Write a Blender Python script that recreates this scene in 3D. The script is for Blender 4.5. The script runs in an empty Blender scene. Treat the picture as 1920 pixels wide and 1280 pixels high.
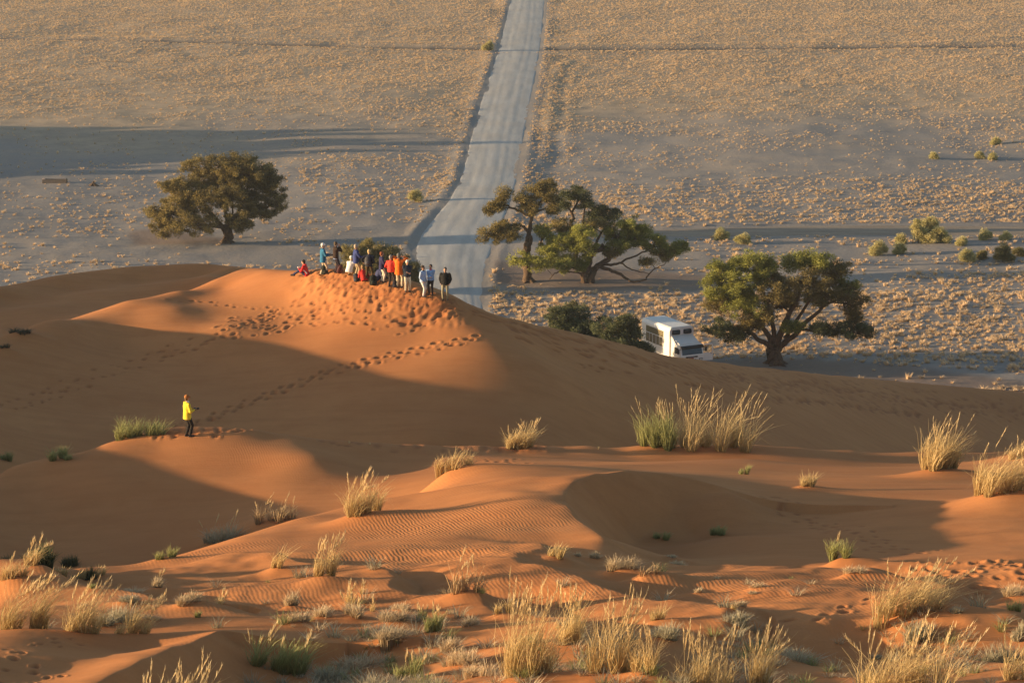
import bpy, bmesh, math, random
import numpy as np
from mathutils import Vector, Matrix, Quaternion
random.seed(7)
rng = np.random.default_rng(11)
SC = bpy.context.scene
COL = SC.collection

# ------------------------------------------------------------------ camera
FP = 5000.0                     # focal length in photo pixels (1920 wide)
PITCH = math.atan(1120.0 / FP)
CAMZ = 58.0
cam_d = bpy.data.cameras.new("camera")
cam_d.sensor_width = 36.0
cam_d.lens = FP / 1920.0 * 36.0
cam_d.clip_start = 0.5
cam_d.clip_end = 6000.0
cam = bpy.data.objects.new("camera", cam_d)
COL.objects.link(cam)
cam.location = (0, 0, CAMZ)
cam.rotation_euler = (math.radians(90) - PITCH, 0, 0)
SC.camera = cam

# ------------------------------------------------------------------ light
SUN_EL = math.radians(7.0)
SUN_TRAVEL = Vector((1.0, 0.08, 0.0)).normalized()      # horizontal direction the light travels
sun_d = bpy.data.lights.new("sun", 'SUN')
sun_d.energy = 5.0
sun_d.angle = math.radians(0.55)
sun_d.color = (1.0, 0.70, 0.40)
sun = bpy.data.objects.new("sun", sun_d)
COL.objects.link(sun)
ld = Vector((SUN_TRAVEL.x * math.cos(SUN_EL), SUN_TRAVEL.y * math.cos(SUN_EL), -math.sin(SUN_EL)))
sun.rotation_euler = ld.to_track_quat('-Z', 'Y').to_euler()
sun.location = (-60, 60, 90)
W = bpy.data.worlds.new("World")
SC.world = W
W.use_nodes = True
nt = W.node_tree
nt.nodes.clear()
sky = nt.nodes.new('ShaderNodeTexSky')
sky.sky_type = 'NISHITA'
sky.sun_disc = False
sky.sun_elevation = SUN_EL
# nishita: rotation 0 puts the sun at +Y, positive turns towards +X
sky.sun_rotation = math.atan2(-SUN_TRAVEL.x, -SUN_TRAVEL.y)
sky.altitude = 900
sky.dust_density = 2.0
bg = nt.nodes.new('ShaderNodeBackground')
bg.inputs['Strength'].default_value = 0.105
wo = nt.nodes.new('ShaderNodeOutputWorld')
nt.links.new(sky.outputs[0], bg.inputs[0])
nt.links.new(bg.outputs[0], wo.inputs[0])
SC.view_settings.view_transform = 'Standard'
SC.view_settings.look = 'None'
SC.view_settings.exposure = 1.04
SC.view_settings.gamma = 1.0
SC.view_settings.use_curve_mapping = False
SC.cycles.max_bounces = 6
SC.cycles.diffuse_bounces = 3
SC.cycles.transparent_max_bounces = 8

# ------------------------------------------------------------------ helpers
SP, CP = math.sin(PITCH), math.cos(PITCH)
def U(px, py, d):
    """point seen at photo pixel (px, py) at depth d along the view axis"""
    v = -(py - 640.0) / FP * d
    return ((px - 960.0) / FP * d, d * CP + v * SP, CAMZ - d * SP + v * CP)
def plain_pt(px, py, z=0.0):
    k = CAMZ - z
    t = k / (SP + (py - 640.0) / FP * CP)
    return U(px, py, t)
def link(o, parent=None):
    COL.objects.link(o)
    if parent is not None:
        o.parent = parent
    return o
def tag(o, label=None, cat=None, group=None, kind=None):
    if label: o["label"] = label
    if cat: o["category"] = cat
    if group: o["group"] = group
    if kind: o["kind"] = kind
    return o
def empty(name, loc, rz=0.0, label=None, cat=None, group=None):
    o = bpy.data.objects.new(name, None)
    o.empty_display_size = 0.3
    o.location = loc
    o.rotation_euler = (0, 0, rz)
    link(o)
    return tag(o, label, cat, group)
def np_mesh(name, V, F, smooth=True, mats=(), attrs=None, midx=None):
    """mesh from numpy arrays; F is (n,3) or (n,4)"""
    V = np.asarray(V, dtype=np.float32)
    F = np.asarray(F, dtype=np.int32)
    me = bpy.data.meshes.new(name)
    n, k = F.shape
    me.vertices.add(len(V))
    me.vertices.foreach_set("co", V.ravel())
    me.loops.add(n * k)
    me.loops.foreach_set("vertex_index", F.ravel())
    me.polygons.add(n)
    me.polygons.foreach_set("loop_start", np.arange(0, n * k, k, dtype=np.int32))
    try:
        me.polygons.foreach_set("loop_total", np.full(n, k, dtype=np.int32))
    except Exception:
        pass
    if smooth:
        me.polygons.foreach_set("use_smooth", np.ones(n, dtype=bool))
    for m in mats:
        me.materials.append(m)
    if midx is not None:
        me.polygons.foreach_set("material_index", np.asarray(midx, dtype=np.int32))
    for nm, a in (attrs or {}).items():
        at = me.attributes.new(nm, 'FLOAT', 'POINT')
        at.data.foreach_set("value", np.asarray(a, dtype=np.float32).ravel())
    me.update(calc_edges=True)
    return me
def obj(name, me, parent=None):
    return link(bpy.data.objects.new(name, me), parent)

# ---- node shorthand
class NT:
    def __init__(s, name):
        s.m = bpy.data.materials.new(name)
        s.m.use_nodes = True
        s.t = s.m.node_tree
        s.t.nodes.clear()
        s.out = s.n('ShaderNodeOutputMaterial')
    def n(s, typ, **kw):
        nd = s.t.nodes.new(typ)
        for k, v in kw.items():
            setattr(nd, k, v)
        return nd
    def L(s, a, b):
        s.t.links.new(a, b)
    def setin(s, nd, **kw):
        for k, v in kw.items():
            sock = nd.inputs[k.replace('_', ' ')]
            if hasattr(v, 'is_output') or isinstance(v, bpy.types.NodeSocket):
                s.L(v, sock)
            else:
                sock.default_value = v
        return nd
    def coord(s, scale=(1, 1, 1), rot=(0, 0, 0), which='Object'):
        tc = s.n('ShaderNodeTexCoord')
        mp = s.n('ShaderNodeMapping')
        mp.inputs['Scale'].default_value = scale
        mp.inputs['Rotation'].default_value = rot
        s.L(tc.outputs[which], mp.inputs[0])
        return mp.outputs[0]
    def noise(s, vec, scale, detail=4.0, rough=0.55, dist=0.0):
        nd = s.n('ShaderNodeTexNoise')
        s.L(vec, nd.inputs['Vector'])
        nd.inputs['Scale'].default_value = scale
        nd.inputs['Detail'].default_value = detail
        nd.inputs['Roughness'].default_value = rough
        nd.inputs['Distortion'].default_value = dist
        return nd.outputs['Fac']
    def ramp(s, fac, stops, interp='LINEAR'):
        nd = s.n('ShaderNodeValToRGB')
        nd.color_ramp.interpolation = interp
        e = nd.color_ramp.elements
        while len(e) < len(stops):
            e.new(0.5)
        for i, (p, c) in enumerate(stops):
            e[i].position = p
            e[i].color = (c[0], c[1], c[2], 1) if not isinstance(c, (int, float)) else (c, c, c, 1)
        s.L(fac, nd.inputs[0])
        return nd.outputs[0]
    def mix(s, fac, a, b, typ='MIX'):
        nd = s.n('ShaderNodeMix', data_type='RGBA', blend_type=typ)
        for sock, v in ((nd.inputs[0], fac), (nd.inputs[6], a), (nd.inputs[7], b)):
            if isinstance(v, bpy.types.NodeSocket):
                s.L(v, sock)
            elif isinstance(v, (int, float)):
                sock.default_value = v
            else:
                sock.default_value = (v[0], v[1], v[2], 1)
        return nd.outputs[2]
    def math(s, op, a, b=0.0, clamp=False):
        nd = s.n('ShaderNodeMath', operation=op, use_clamp=clamp)
        for sock, v in ((nd.inputs[0], a), (nd.inputs[1], b)):
            if isinstance(v, bpy.types.NodeSocket):
                s.L(v, sock)
            else:
                sock.default_value = v
        return nd.outputs[0]
    def attr(s, name):
        nd = s.n('ShaderNodeAttribute', attribute_name=name)
        return nd.outputs['Fac']
    def bump(s, h, strength=0.5, dist=0.05, normal=None):
        nd = s.n('ShaderNodeBump')
        nd.inputs['Strength'].default_value = strength
        nd.inputs['Distance'].default_value = dist
        s.L(h, nd.inputs['Height'])
        if normal is not None:
            s.L(normal, nd.inputs['Normal'])
        return nd.outputs[0]
    def bsdf(s, color, rough=0.8, normal=None, spec=0.3, metallic=0.0, **kw):
        b = s.n('ShaderNodeBsdfPrincipled')
        for sock, v in ((b.inputs['Base Color'], color), (b.inputs['Roughness'], rough), (b.inputs['Metallic'], metallic)):
            if isinstance(v, bpy.types.NodeSocket):
                s.L(v, sock)
            elif isinstance(v, (int, float)):
                sock.default_value = v
            else:
                sock.default_value = (v[0], v[1], v[2], 1)
        b.inputs['Specular IOR Level'].default_value = spec
        if normal is not None:
            s.L(normal, b.inputs['Normal'])
        for k, v in kw.items():
            b.inputs[k].default_value = v
        s.L(b.outputs[0], s.out.inputs[0])
        return b

# value noise in numpy (smooth, tileable not needed)
def vnoise(x, y, seed=0):
    xi = np.floor(x).astype(np.int64); yi = np.floor(y).astype(np.int64)
    xf = x - xi; yf = y - yi
    u = xf * xf * xf * (xf * (xf * 6 - 15) + 10); v = yf * yf * yf * (yf * (yf * 6 - 15) + 10)
    def hsh(a, b):
        h = (a * 374761393 + b * 668265263 + seed * 1442695041) & 0xFFFFFFFF
        h = ((h ^ (h >> 13)) * 1274126177) & 0xFFFFFFFF
        return ((h ^ (h >> 16)) & 0xFFFF) / 65535.0
    a = hsh(xi, yi); b = hsh(xi + 1, yi); c = hsh(xi, yi + 1); d = hsh(xi + 1, yi + 1)
    return (a * (1 - u) + b * u) * (1 - v) + (c * (1 - u) + d * u) * v - 0.5
def fbm(x, y, octv=4, seed=0, gain=0.5):
    s = 0.0; a = 1.0
    for i in range(octv):
        s = s + a * vnoise(x * 2 ** i, y * 2 ** i, seed + i * 17)
        a *= gain
    return s
def sstep(a, b, x):
    t = np.clip((x - a) / (b - a), 0, 1)
    return t * t * (3 - 2 * t)
# ------------------------------------------------------------------ dunes: height field from surveyed control points
CPT = []          # surveyed points
AUX = []          # flanks and hidden ground, used where they do not contradict the survey
def pt(*a):
    for (px, py, d) in a:
        CPT.append(U(px, py, d))
def raw(*a):
    for p in a:
        AUX.append(p)
def fence(pts, lee, s_w=0.10, s_l=0.62, w=(0.6, 1.6), l=(0.45, 1.1, 1.9)):
    """a brink: crest points with a gentle windward row and a steep lee row"""
    for (px, py, d), (lx, ly) in zip(pts, lee):
        x, y, z = U(px, py, d)
        n = math.hypot(lx, ly); lx /= n; ly /= n
        CPT.append((x, y, z))
        for a in w:
            CPT.append((x - lx * a, y - ly * a, z - s_w * a))
        for a in l:
            CPT.append((x + lx * a, y + ly * a, z - s_l * a))
# --- A : the big dune the group stands on
A_crest = [(500,510,156),(560,511,153.5),(600,508,152),(680,515,150),(740,527,148.5),(800,545,147.5),(840,555,147),
           (900,577,148.5),(980,602,151.5),(1100,632,158),(1250,667,170),(1350,681,180),(1450,691,192),(1600,706,210),(1750,720,226),(1920,735,239)]
def densify(P, step):
    P = np.array(P, float); q = np.arange(P[0, 0], P[-1, 0] + 1, step)
    x = P[:, 0]; out = [q]
    for k in (1, 2):                       # smooth cubic through the points
        m = np.gradient(P[:, k], x); i = np.clip(np.searchsorted(x, q, 'right') - 1, 0, len(x) - 2)
        h = x[i + 1] - x[i]; t = (q - x[i]) / h
        out.append((2*t**3 - 3*t**2 + 1) * P[i, k] + (t**3 - 2*t**2 + t) * h * m[i] + (3*t**2 - 2*t**3) * P[i + 1, k] + (t**3 - t**2) * h * m[i + 1])
    return [tuple(r) for r in np.stack(out, 1)]
A_crest = densify(A_crest, 47)
pt(*A_crest)
def normals(pts):
    """horizontal unit normals of a pixel/depth polyline, pointing away from the camera"""
    W3 = np.array([U(*p) for p in pts])
    T = np.gradient(W3[:, :2], axis=0)
    N = np.stack([-T[:, 1], T[:, 0]], 1)
    N /= np.linalg.norm(N, axis=1, keepdims=True)
    N[N[:, 1] < 0] *= -1
    return W3, N
W3, N3 = normals(A_crest)
for (x, y, z), (nx, ny), (px, py, d) in zip(W3, N3, A_crest):
    for a, dz in ((1.5, .22), (4, 1.2), (9, 3.6), (18, 8), (34, 15), (60, 25)):      # far flank falls away to the plain
        if z - dz > -3:
            raw((x + nx * a, y + ny * a, z - dz))
    if px > 1000:
        for a, dz in ((1.5, .12), (4, .9), (9, 3.0), (16, 6.4)):                      # shaded flank towards the camera
            if z - dz > -2.5:
                raw((x - nx * a, y - ny * a, z - dz))
# spur running to lower left, with the bowl behind it and its far rim
spur = [(450,507,160),(405,526,157.2),(335,547,154.3),(240,564,152),(100,598,147.5),(-40,632,143.5)]
pt(*spur)
for (px, py, d) in spur[1:]:
    x, y, z = U(px, py, d)
    raw((x - 0.6, y + 1.2, z - 0.45), (x - 1.4, y + 3.2, z - 1.25), (x + 0.6, y - 1.5, z - 0.25))
rim = [(-60,551,160),(0,541,162.5),(120,521,166),(250,506,168),(370,498.5,168.5),(430,501,165.5)]
pt(*rim)
for (px, py, d) in rim:
    x, y, z = U(px, py, d)
    raw((x + 0.5, y - 1.2, z - 0.45), (x, y + 2.5, z - 0.4), (x, y + 18, z - 9.0), (x, y + 52, -1.5), (x, y + 90, -2.2))
pt((330,580,150.4),(430,612,147.9))
pt((60,575,157),(180,545,162.5),(300,528,164.5),(400,515,163))
# face of A
pt((0,700,139.5),(0,780,134),(200,640,147),(200,720,140.5),(200,800,134.5),
   (400,600,149.4),(400,680,144.5),(400,760,138),
   (540,560,151),(600,580,149),(600,670,143.6),(600,760,137.5),(600,820,133.8),
   (720,560,147.6),(800,600,145.8),(800,680,141.4),(800,760,137),(800,830,133.2),
   (880,600,145.5),(925,650,142.8),(945,690,141.0),(955,740,138.8),(960,830,134.2))
for (px, py, d) in ((880,600,145.5),(925,650,142.8),(945,690,141.0),(955,740,138.8),(960,830,134.2)):   # its right-hand lee side
    x, y, z = U(px, py, d)
    raw((x + 2, y - .3, z - .55), (x + 5, y - .6, z - 2.2), (x + 9.5, y - 1, z - 4.4))
# --- B : the ridge with the man in yellow
B_crest = [(-60,905,112),(20,872,113.5),(90,856,114.5),(150,846,115),(200,828,115.5),(260,811,116),(330,797,116.2),(400,797,116),(480,803,115.8),
           (560,815,116),(640,824,116.4),(720,830,117),(800,834,117.6),(900,836.5,118.5),(1000,836,119.3),(1100,837,120),
           (1200,839,120.5),(1300,840,120.8),(1400,838,121),(1500,841,121.4),(1600,845,122),(1720,848,122.4),(1820,849,122),(1930,842,121.5)]
pt(*B_crest)
for i, (px, py, d) in enumerate(B_crest):
    x, y, z = U(px, py, d)
    raw((x, y + 1.3, z - 0.55), (x, y + 4.0, z - 2.1))
    if px < 1000:
        raw((x, y + 11, 22.4 + (1.8 if px < 300 else 0)))
    elif px < 1350:
        raw((x + 0.5, y + 12, 22.0 - (px - 1000) / 350 * 1.6))
    else:
        k = (px - 1350) / 570.0
        raw((x + 1, y + 14, 20.5 - 3 * k), (x + 4, y + 30, 15.5 - 6 * k))
for px in range(400, 1900, 110):
    i = np.interp(px, [b[0] for b in B_crest], [b[1] for b in B_crest]); dd = np.interp(px, [b[0] for b in B_crest], [b[2] for b in B_crest])
    x, y, z = U(px, i, dd)
    raw((x, y - 0.9, z - 0.02))
# lit shoulder below the man, and the long shaded apron into the hollow
pt((300,835,114.2),(420,830,114.0),(520,842,113.2),(590,855,112.2),
   (250,862,112.9),(360,872,112.2),(480,872,111.8),(580,880,111.0),
   (60,905,111.5),(200,890,111.2),(400,905,110.4),(560,915,109.2),(700,880,112.6),
   (0,960,109),(200,960,108.5),(400,960,107.5),(0,1040,104.5),(200,1040,103.5),(330,1020,104.2),(90,1058,103.0))
# --- left hollow floor hidden behind C, and the valley to the right of it
pt((500,985,104.5),(640,930,108),(800,900,108.6))
raw((-9.0,96,26.6),(-5.5,97,27.8),(-14,94,27.2),(-20,92,28.2))
# --- floor between B and C on the right
pt((760,850,115.8),(900,860,114.4),(1000,870,111),(1100,872,109.6),(1250,868,110),(1400,862,111.6),(1500,868,110),
   (1600,875,108.6),(1720,875,108.6),(1850,868,109.4))
pt((1000,884,102),(1200,882,101),(1350,888,99.2),(1450,895,97.8),(1600,900,96.8),(1750,905,95.6),(1900,900,97))
# --- C : crescent dune with slip face on the right
C_edge = [(150,1070,74.2),(290,1060,75.6),(370,1040,77),(450,1012,79),(560,976,82.8),(640,957,84.3),(700,943,85),(780,930,85.3),(860,916,85.2),(930,906,85.1),(1000,897,85.2)]
pt(*C_edge)
W3, N3 = normals(C_edge)
for (x, y, z), (nx, ny), (px, py, d) in zip(W3, N3, C_edge):       # hidden back slope
    raw((x, y - 0.9, z + 0.10))
    if px < 900:
        k = 1.0 if px < 640 else (960 - px) / 320
        raw((x + nx * .8, y + ny * .8, z - .3), (x + nx * 3, y + ny * 3, z - 1.75 * k - .1), (x + nx * 7, y + ny * 7, z - 4.3 * k - .1))
        if px < 700: raw((x + nx * 11, y + ny * 11, z - 6.4 * k))
brk = [(1132,1012,74.6),(1096,985,76.6),(1068,955,78.8),(1060,930,81.3),(1078,908,83.3),(1120,894.5,85.0),(1180,889,86.3),(1240,893,87.3),(1300,904,87.5),(1360,921,87.4)]
lee = [(1,.25),(1,.15),(1,0.0),(1,-.25),(.85,-.55),(.55,-.85),(.2,-1),(-.05,-1),(-.15,-1),(-.2,-1)]
hgt = [.6,1.0,1.2,1.1,.8,.6,.55,.4,.25,.1]
for (p, l, h) in zip(brk, lee, hgt):
    fence([p], [l], s_w=0.03 if p[0] < 1062 or p[1] > 925 else (.16 if p[0] < 1100 else .33), s_l=0.60, w=(0.5, 1.4), l=())
pt((1180,958,84.0),(1250,952,85.0),(1330,950,85.6),(1200,1010,80.2),(1300,1000,82.2),(1300,970,85.2),(1450,960,86.3),(1450,1010,81.4),
   (1600,955,87.5),(1600,1010,81.7),(1750,965,86.6),(1750,1010,81.6),(1850,1000,82.0),(1900,955,86.6),(1930,1010,80.0),
   (1500,925,90.8),(1640,925,91.0),(1780,930,90.2),(1900,915,92.4),(1430,915,92.2))

# windward flank of C
pt((560,1010,78.4),(700,985,80.3),(850,960,80.9),(1000,925,82.3),(900,930,82.9),
   (700,1020,76.3),(850,1010,75.4),(1000,1000,75.6),(1040,960,79.0),(500,1045,74.0),(700,1045,73.0),(900,1045,72.0),(1050,1035,72.8),(1200,1050,74.4),
   (1400,1055,75.4),(1600,1045,76.4),(1800,1040,75.6))
# --- foreground slope
for px, dd in ((-60,.4),(150,0),(350,0),(560,0),(760,0),(960,0),(1160,0.1),(1360,-.1),(1560,-.2),(1760,-.2),(1960,-.3)):
    pt((px,1090,67.6 + dd),(px,1130,64.6 + dd),(px,1170,61.6 + dd * .5))
pt((-60,1060,70),(60,1055,70.6),(620,1220,58.6),(760,1220,58.4),(760,1275,55),(900,1230,57.0),(1000,1195,58.8),(1120,1210,57.8),(1080,1275,54.2),
   (1250,1220,58.6),(1250,1280,55.4),(1420,1200,60.8),(1420,1270,56.6),(1600,1200,61.2),(1600,1270,57.0),(1780,1205,60.8),(1780,1270,56.8),(1950,1210,59.6),(1950,1275,55.6))
# --- E : little dune at bottom left with a knife edge
E_brink = [(408,1191,58.6),(372,1204,57.4),(325,1222,55.8),(270,1246,54.2),(215,1270,52.8),(160,1296,51.4),(90,1330,49.6)]
fence(E_brink, [(1,.15),(1,-.1),(1,-.25),(1,-.3),(1,-.3),(1,-.3),(1,-.3)], s_w=0.18, s_l=0.2, w=(0.6, 1.8), l=(0.8,))
pt((-60,1200,57.5),(100,1200,57.8),(250,1195,58.4),(-60,1270,53.2),(100,1240,55.2),(470,1196,59.6),(560,1240,57.2),(480,1290,54.6),(620,1290,54.2))
# --- the slope up to the camera and terrain outside the frame
for x in (-16, -8, 0, 8, 16):
    raw((x, 40, 43.0), (x, 30, 46.6), (x, 18, 51.0), (x, 6, 55.6), (x, -3, 57.2), (x, -14, 58.5))
raw((-40,10,56),(40,10,55),(-40,30,48),(40,30,46.5),(40,50,40.5),(34,70,36.2),(36,90,33.2),(40,108,30.5),(55,130,20),(60,165,8),(60,200,1),(60,245,-2))
# the ridge that shades the left part: off-frame dune on the left
LEFT_RIDGE = [(46,42.0,-22),(58,39.3,-22),(66,37.2,-24),(74,36.0,-26),(82,36.0,-27),(90,33.0,-29),(100,31.2,-31),(108,30.6,-33),(114,30.3,-34),(122,30.0,-36),(132,29.6,-38),(142,29.05,-39),(149,30.2,-51),(157,31.4,-54),(168,32.2,-57)]
for (y, z, x) in LEFT_RIDGE:
    CPT.append((x, y, z)); CPT.append((x - 3, y, z - .4))
    raw((x + 1.5, y, z - 0.35), (x + 6, y, z - 2.2), (x - 20, y, z - 6))
raw((-45,190,14),(-45,220,2),(-60,200,6),(-70,150,16),(-70,100,22),(-70,60,36),(-50,240,-2),(0,260,-3),(30,270,-3))

CPT = np.array(CPT, dtype=np.float64)
keep = []
for i in range(len(CPT)):          # drop near-duplicates, which make the fit ring
    if not keep or np.min(np.hypot(*(CPT[keep, :2] - CPT[i, :2]).T)) > 0.28:
        keep.append(i)
CPT = list(map(tuple, CPT[keep]))
for p in AUX:
    C = np.array(CPT)
    r = np.hypot(C[:, 0] - p[0], C[:, 1] - p[1])
    if r.min() > 0.5 and (np.abs(C[:, 2] - p[2]) / r).max() < 0.66:
        CPT.append(p)
CPT = np.array(CPT)
TS = 40.0
PX, PY, PZ = CPT[:, 0] / TS, CPT[:, 1] / TS, CPT[:, 2]
def _phi(r2):
    return np.where(r2 > 1e-14, 0.5 * r2 * np.log(np.maximum(r2, 1e-14)), 0.0)
def _solve():
    n = len(PX)
    K = _phi((PX[:, None] - PX[None]) ** 2 + (PY[:, None] - PY[None]) ** 2)
    K[np.arange(n), np.arange(n)] += 2e-5
    P = np.stack([np.ones(n), PX, PY], 1)
    M = np.zeros((n + 3, n + 3)); M[:n, :n] = K; M[:n, n:] = P; M[n:, :n] = P.T
    return np.linalg.solve(M, np.concatenate([PZ, np.zeros(3)]))
TW = _solve()
def tps(x, y):
    x = np.asarray(x, float).ravel() / TS; y = np.asarray(y, float).ravel() / TS
    out = np.empty(len(x)); n = len(PX)
    for s in range(0, len(x), 20000):
        a, b = x[s:s + 20000], y[s:s + 20000]
        r2 = (a[:, None] - PX[None]) ** 2
        r2 += (b[:, None] - PY[None]) ** 2
        r2 += 1e-12
        L = np.log(r2); L *= r2
        out[s:s + 20000] = 0.5 * (L @ TW[:n]) + TW[n] + TW[n + 1] * a + TW[n + 2] * b
    return out
# lookup grid for placing things on the sand
GX0, GX1, GY0, GY1, GS = -52.0, 62.0, 0.0, 262.0, 0.5
gx = np.arange(GX0, GX1 + GS, GS); gy = np.arange(GY0, GY1 + GS, GS)
GZ = tps(*[a.ravel() for a in np.meshgrid(gx, gy)]).reshape(len(gy), len(gx))
def hz(x, y):
    fx = np.clip((np.asarray(x, float) - GX0) / GS, 0, len(gx) - 1.001); fy = np.clip((np.asarray(y, float) - GY0) / GS, 0, len(gy) - 1.001)
    i = fx.astype(int); j = fy.astype(int); u = fx - i; v = fy - j
    return (GZ[j, i] * (1 - u) + GZ[j, i + 1] * u) * (1 - v) + (GZ[j + 1, i] * (1 - u) + GZ[j + 1, i + 1] * u) * v
def sand_hit(px, py, d0=40.0, d1=262.0):
    """first point of the sand (or plain) along the view ray through a photo pixel"""
    d = np.arange(d0, d1, 0.1)
    x, y, z = U(px, py, d)
    h = np.maximum(hz(x, y), 0.0)
    k = np.argmax(z <= h)
    if z[k] > h[k]:
        return plain_pt(px, py)
    return (float(x[k]), float(y[k]), float(h[k]))

# ---- mesh grid
def geo(a, b, f):
    n = int(math.log(b / a) / f)
    return a * np.exp(np.arange(n) / n * math.log(b / a))
rowsY = np.concatenate([np.linspace(-14, 44, 24, endpoint=False), geo(44, 112, .0017), geo(112, 128, .005), geo(128, 139, .0014), geo(139, 153, .0007), geo(153, 163, .0016), geo(163, 262, .004), [262.0]])
inner = np.linspace(-0.215, 0.215, 640)
outer = 0.215 + 0.0008 * (np.exp(np.linspace(0, 1, 36)[1:] * 6.9) - 1)
colsU = np.concatenate([-outer[::-1], inner, outer])
YY = np.repeat(rowsY[:, None], len(colsU), 1)
XX = colsU[None] * (np.maximum(YY, 30.0))
ZZ = tps(XX.ravel(), YY.ravel()).reshape(XX.shape)
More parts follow.
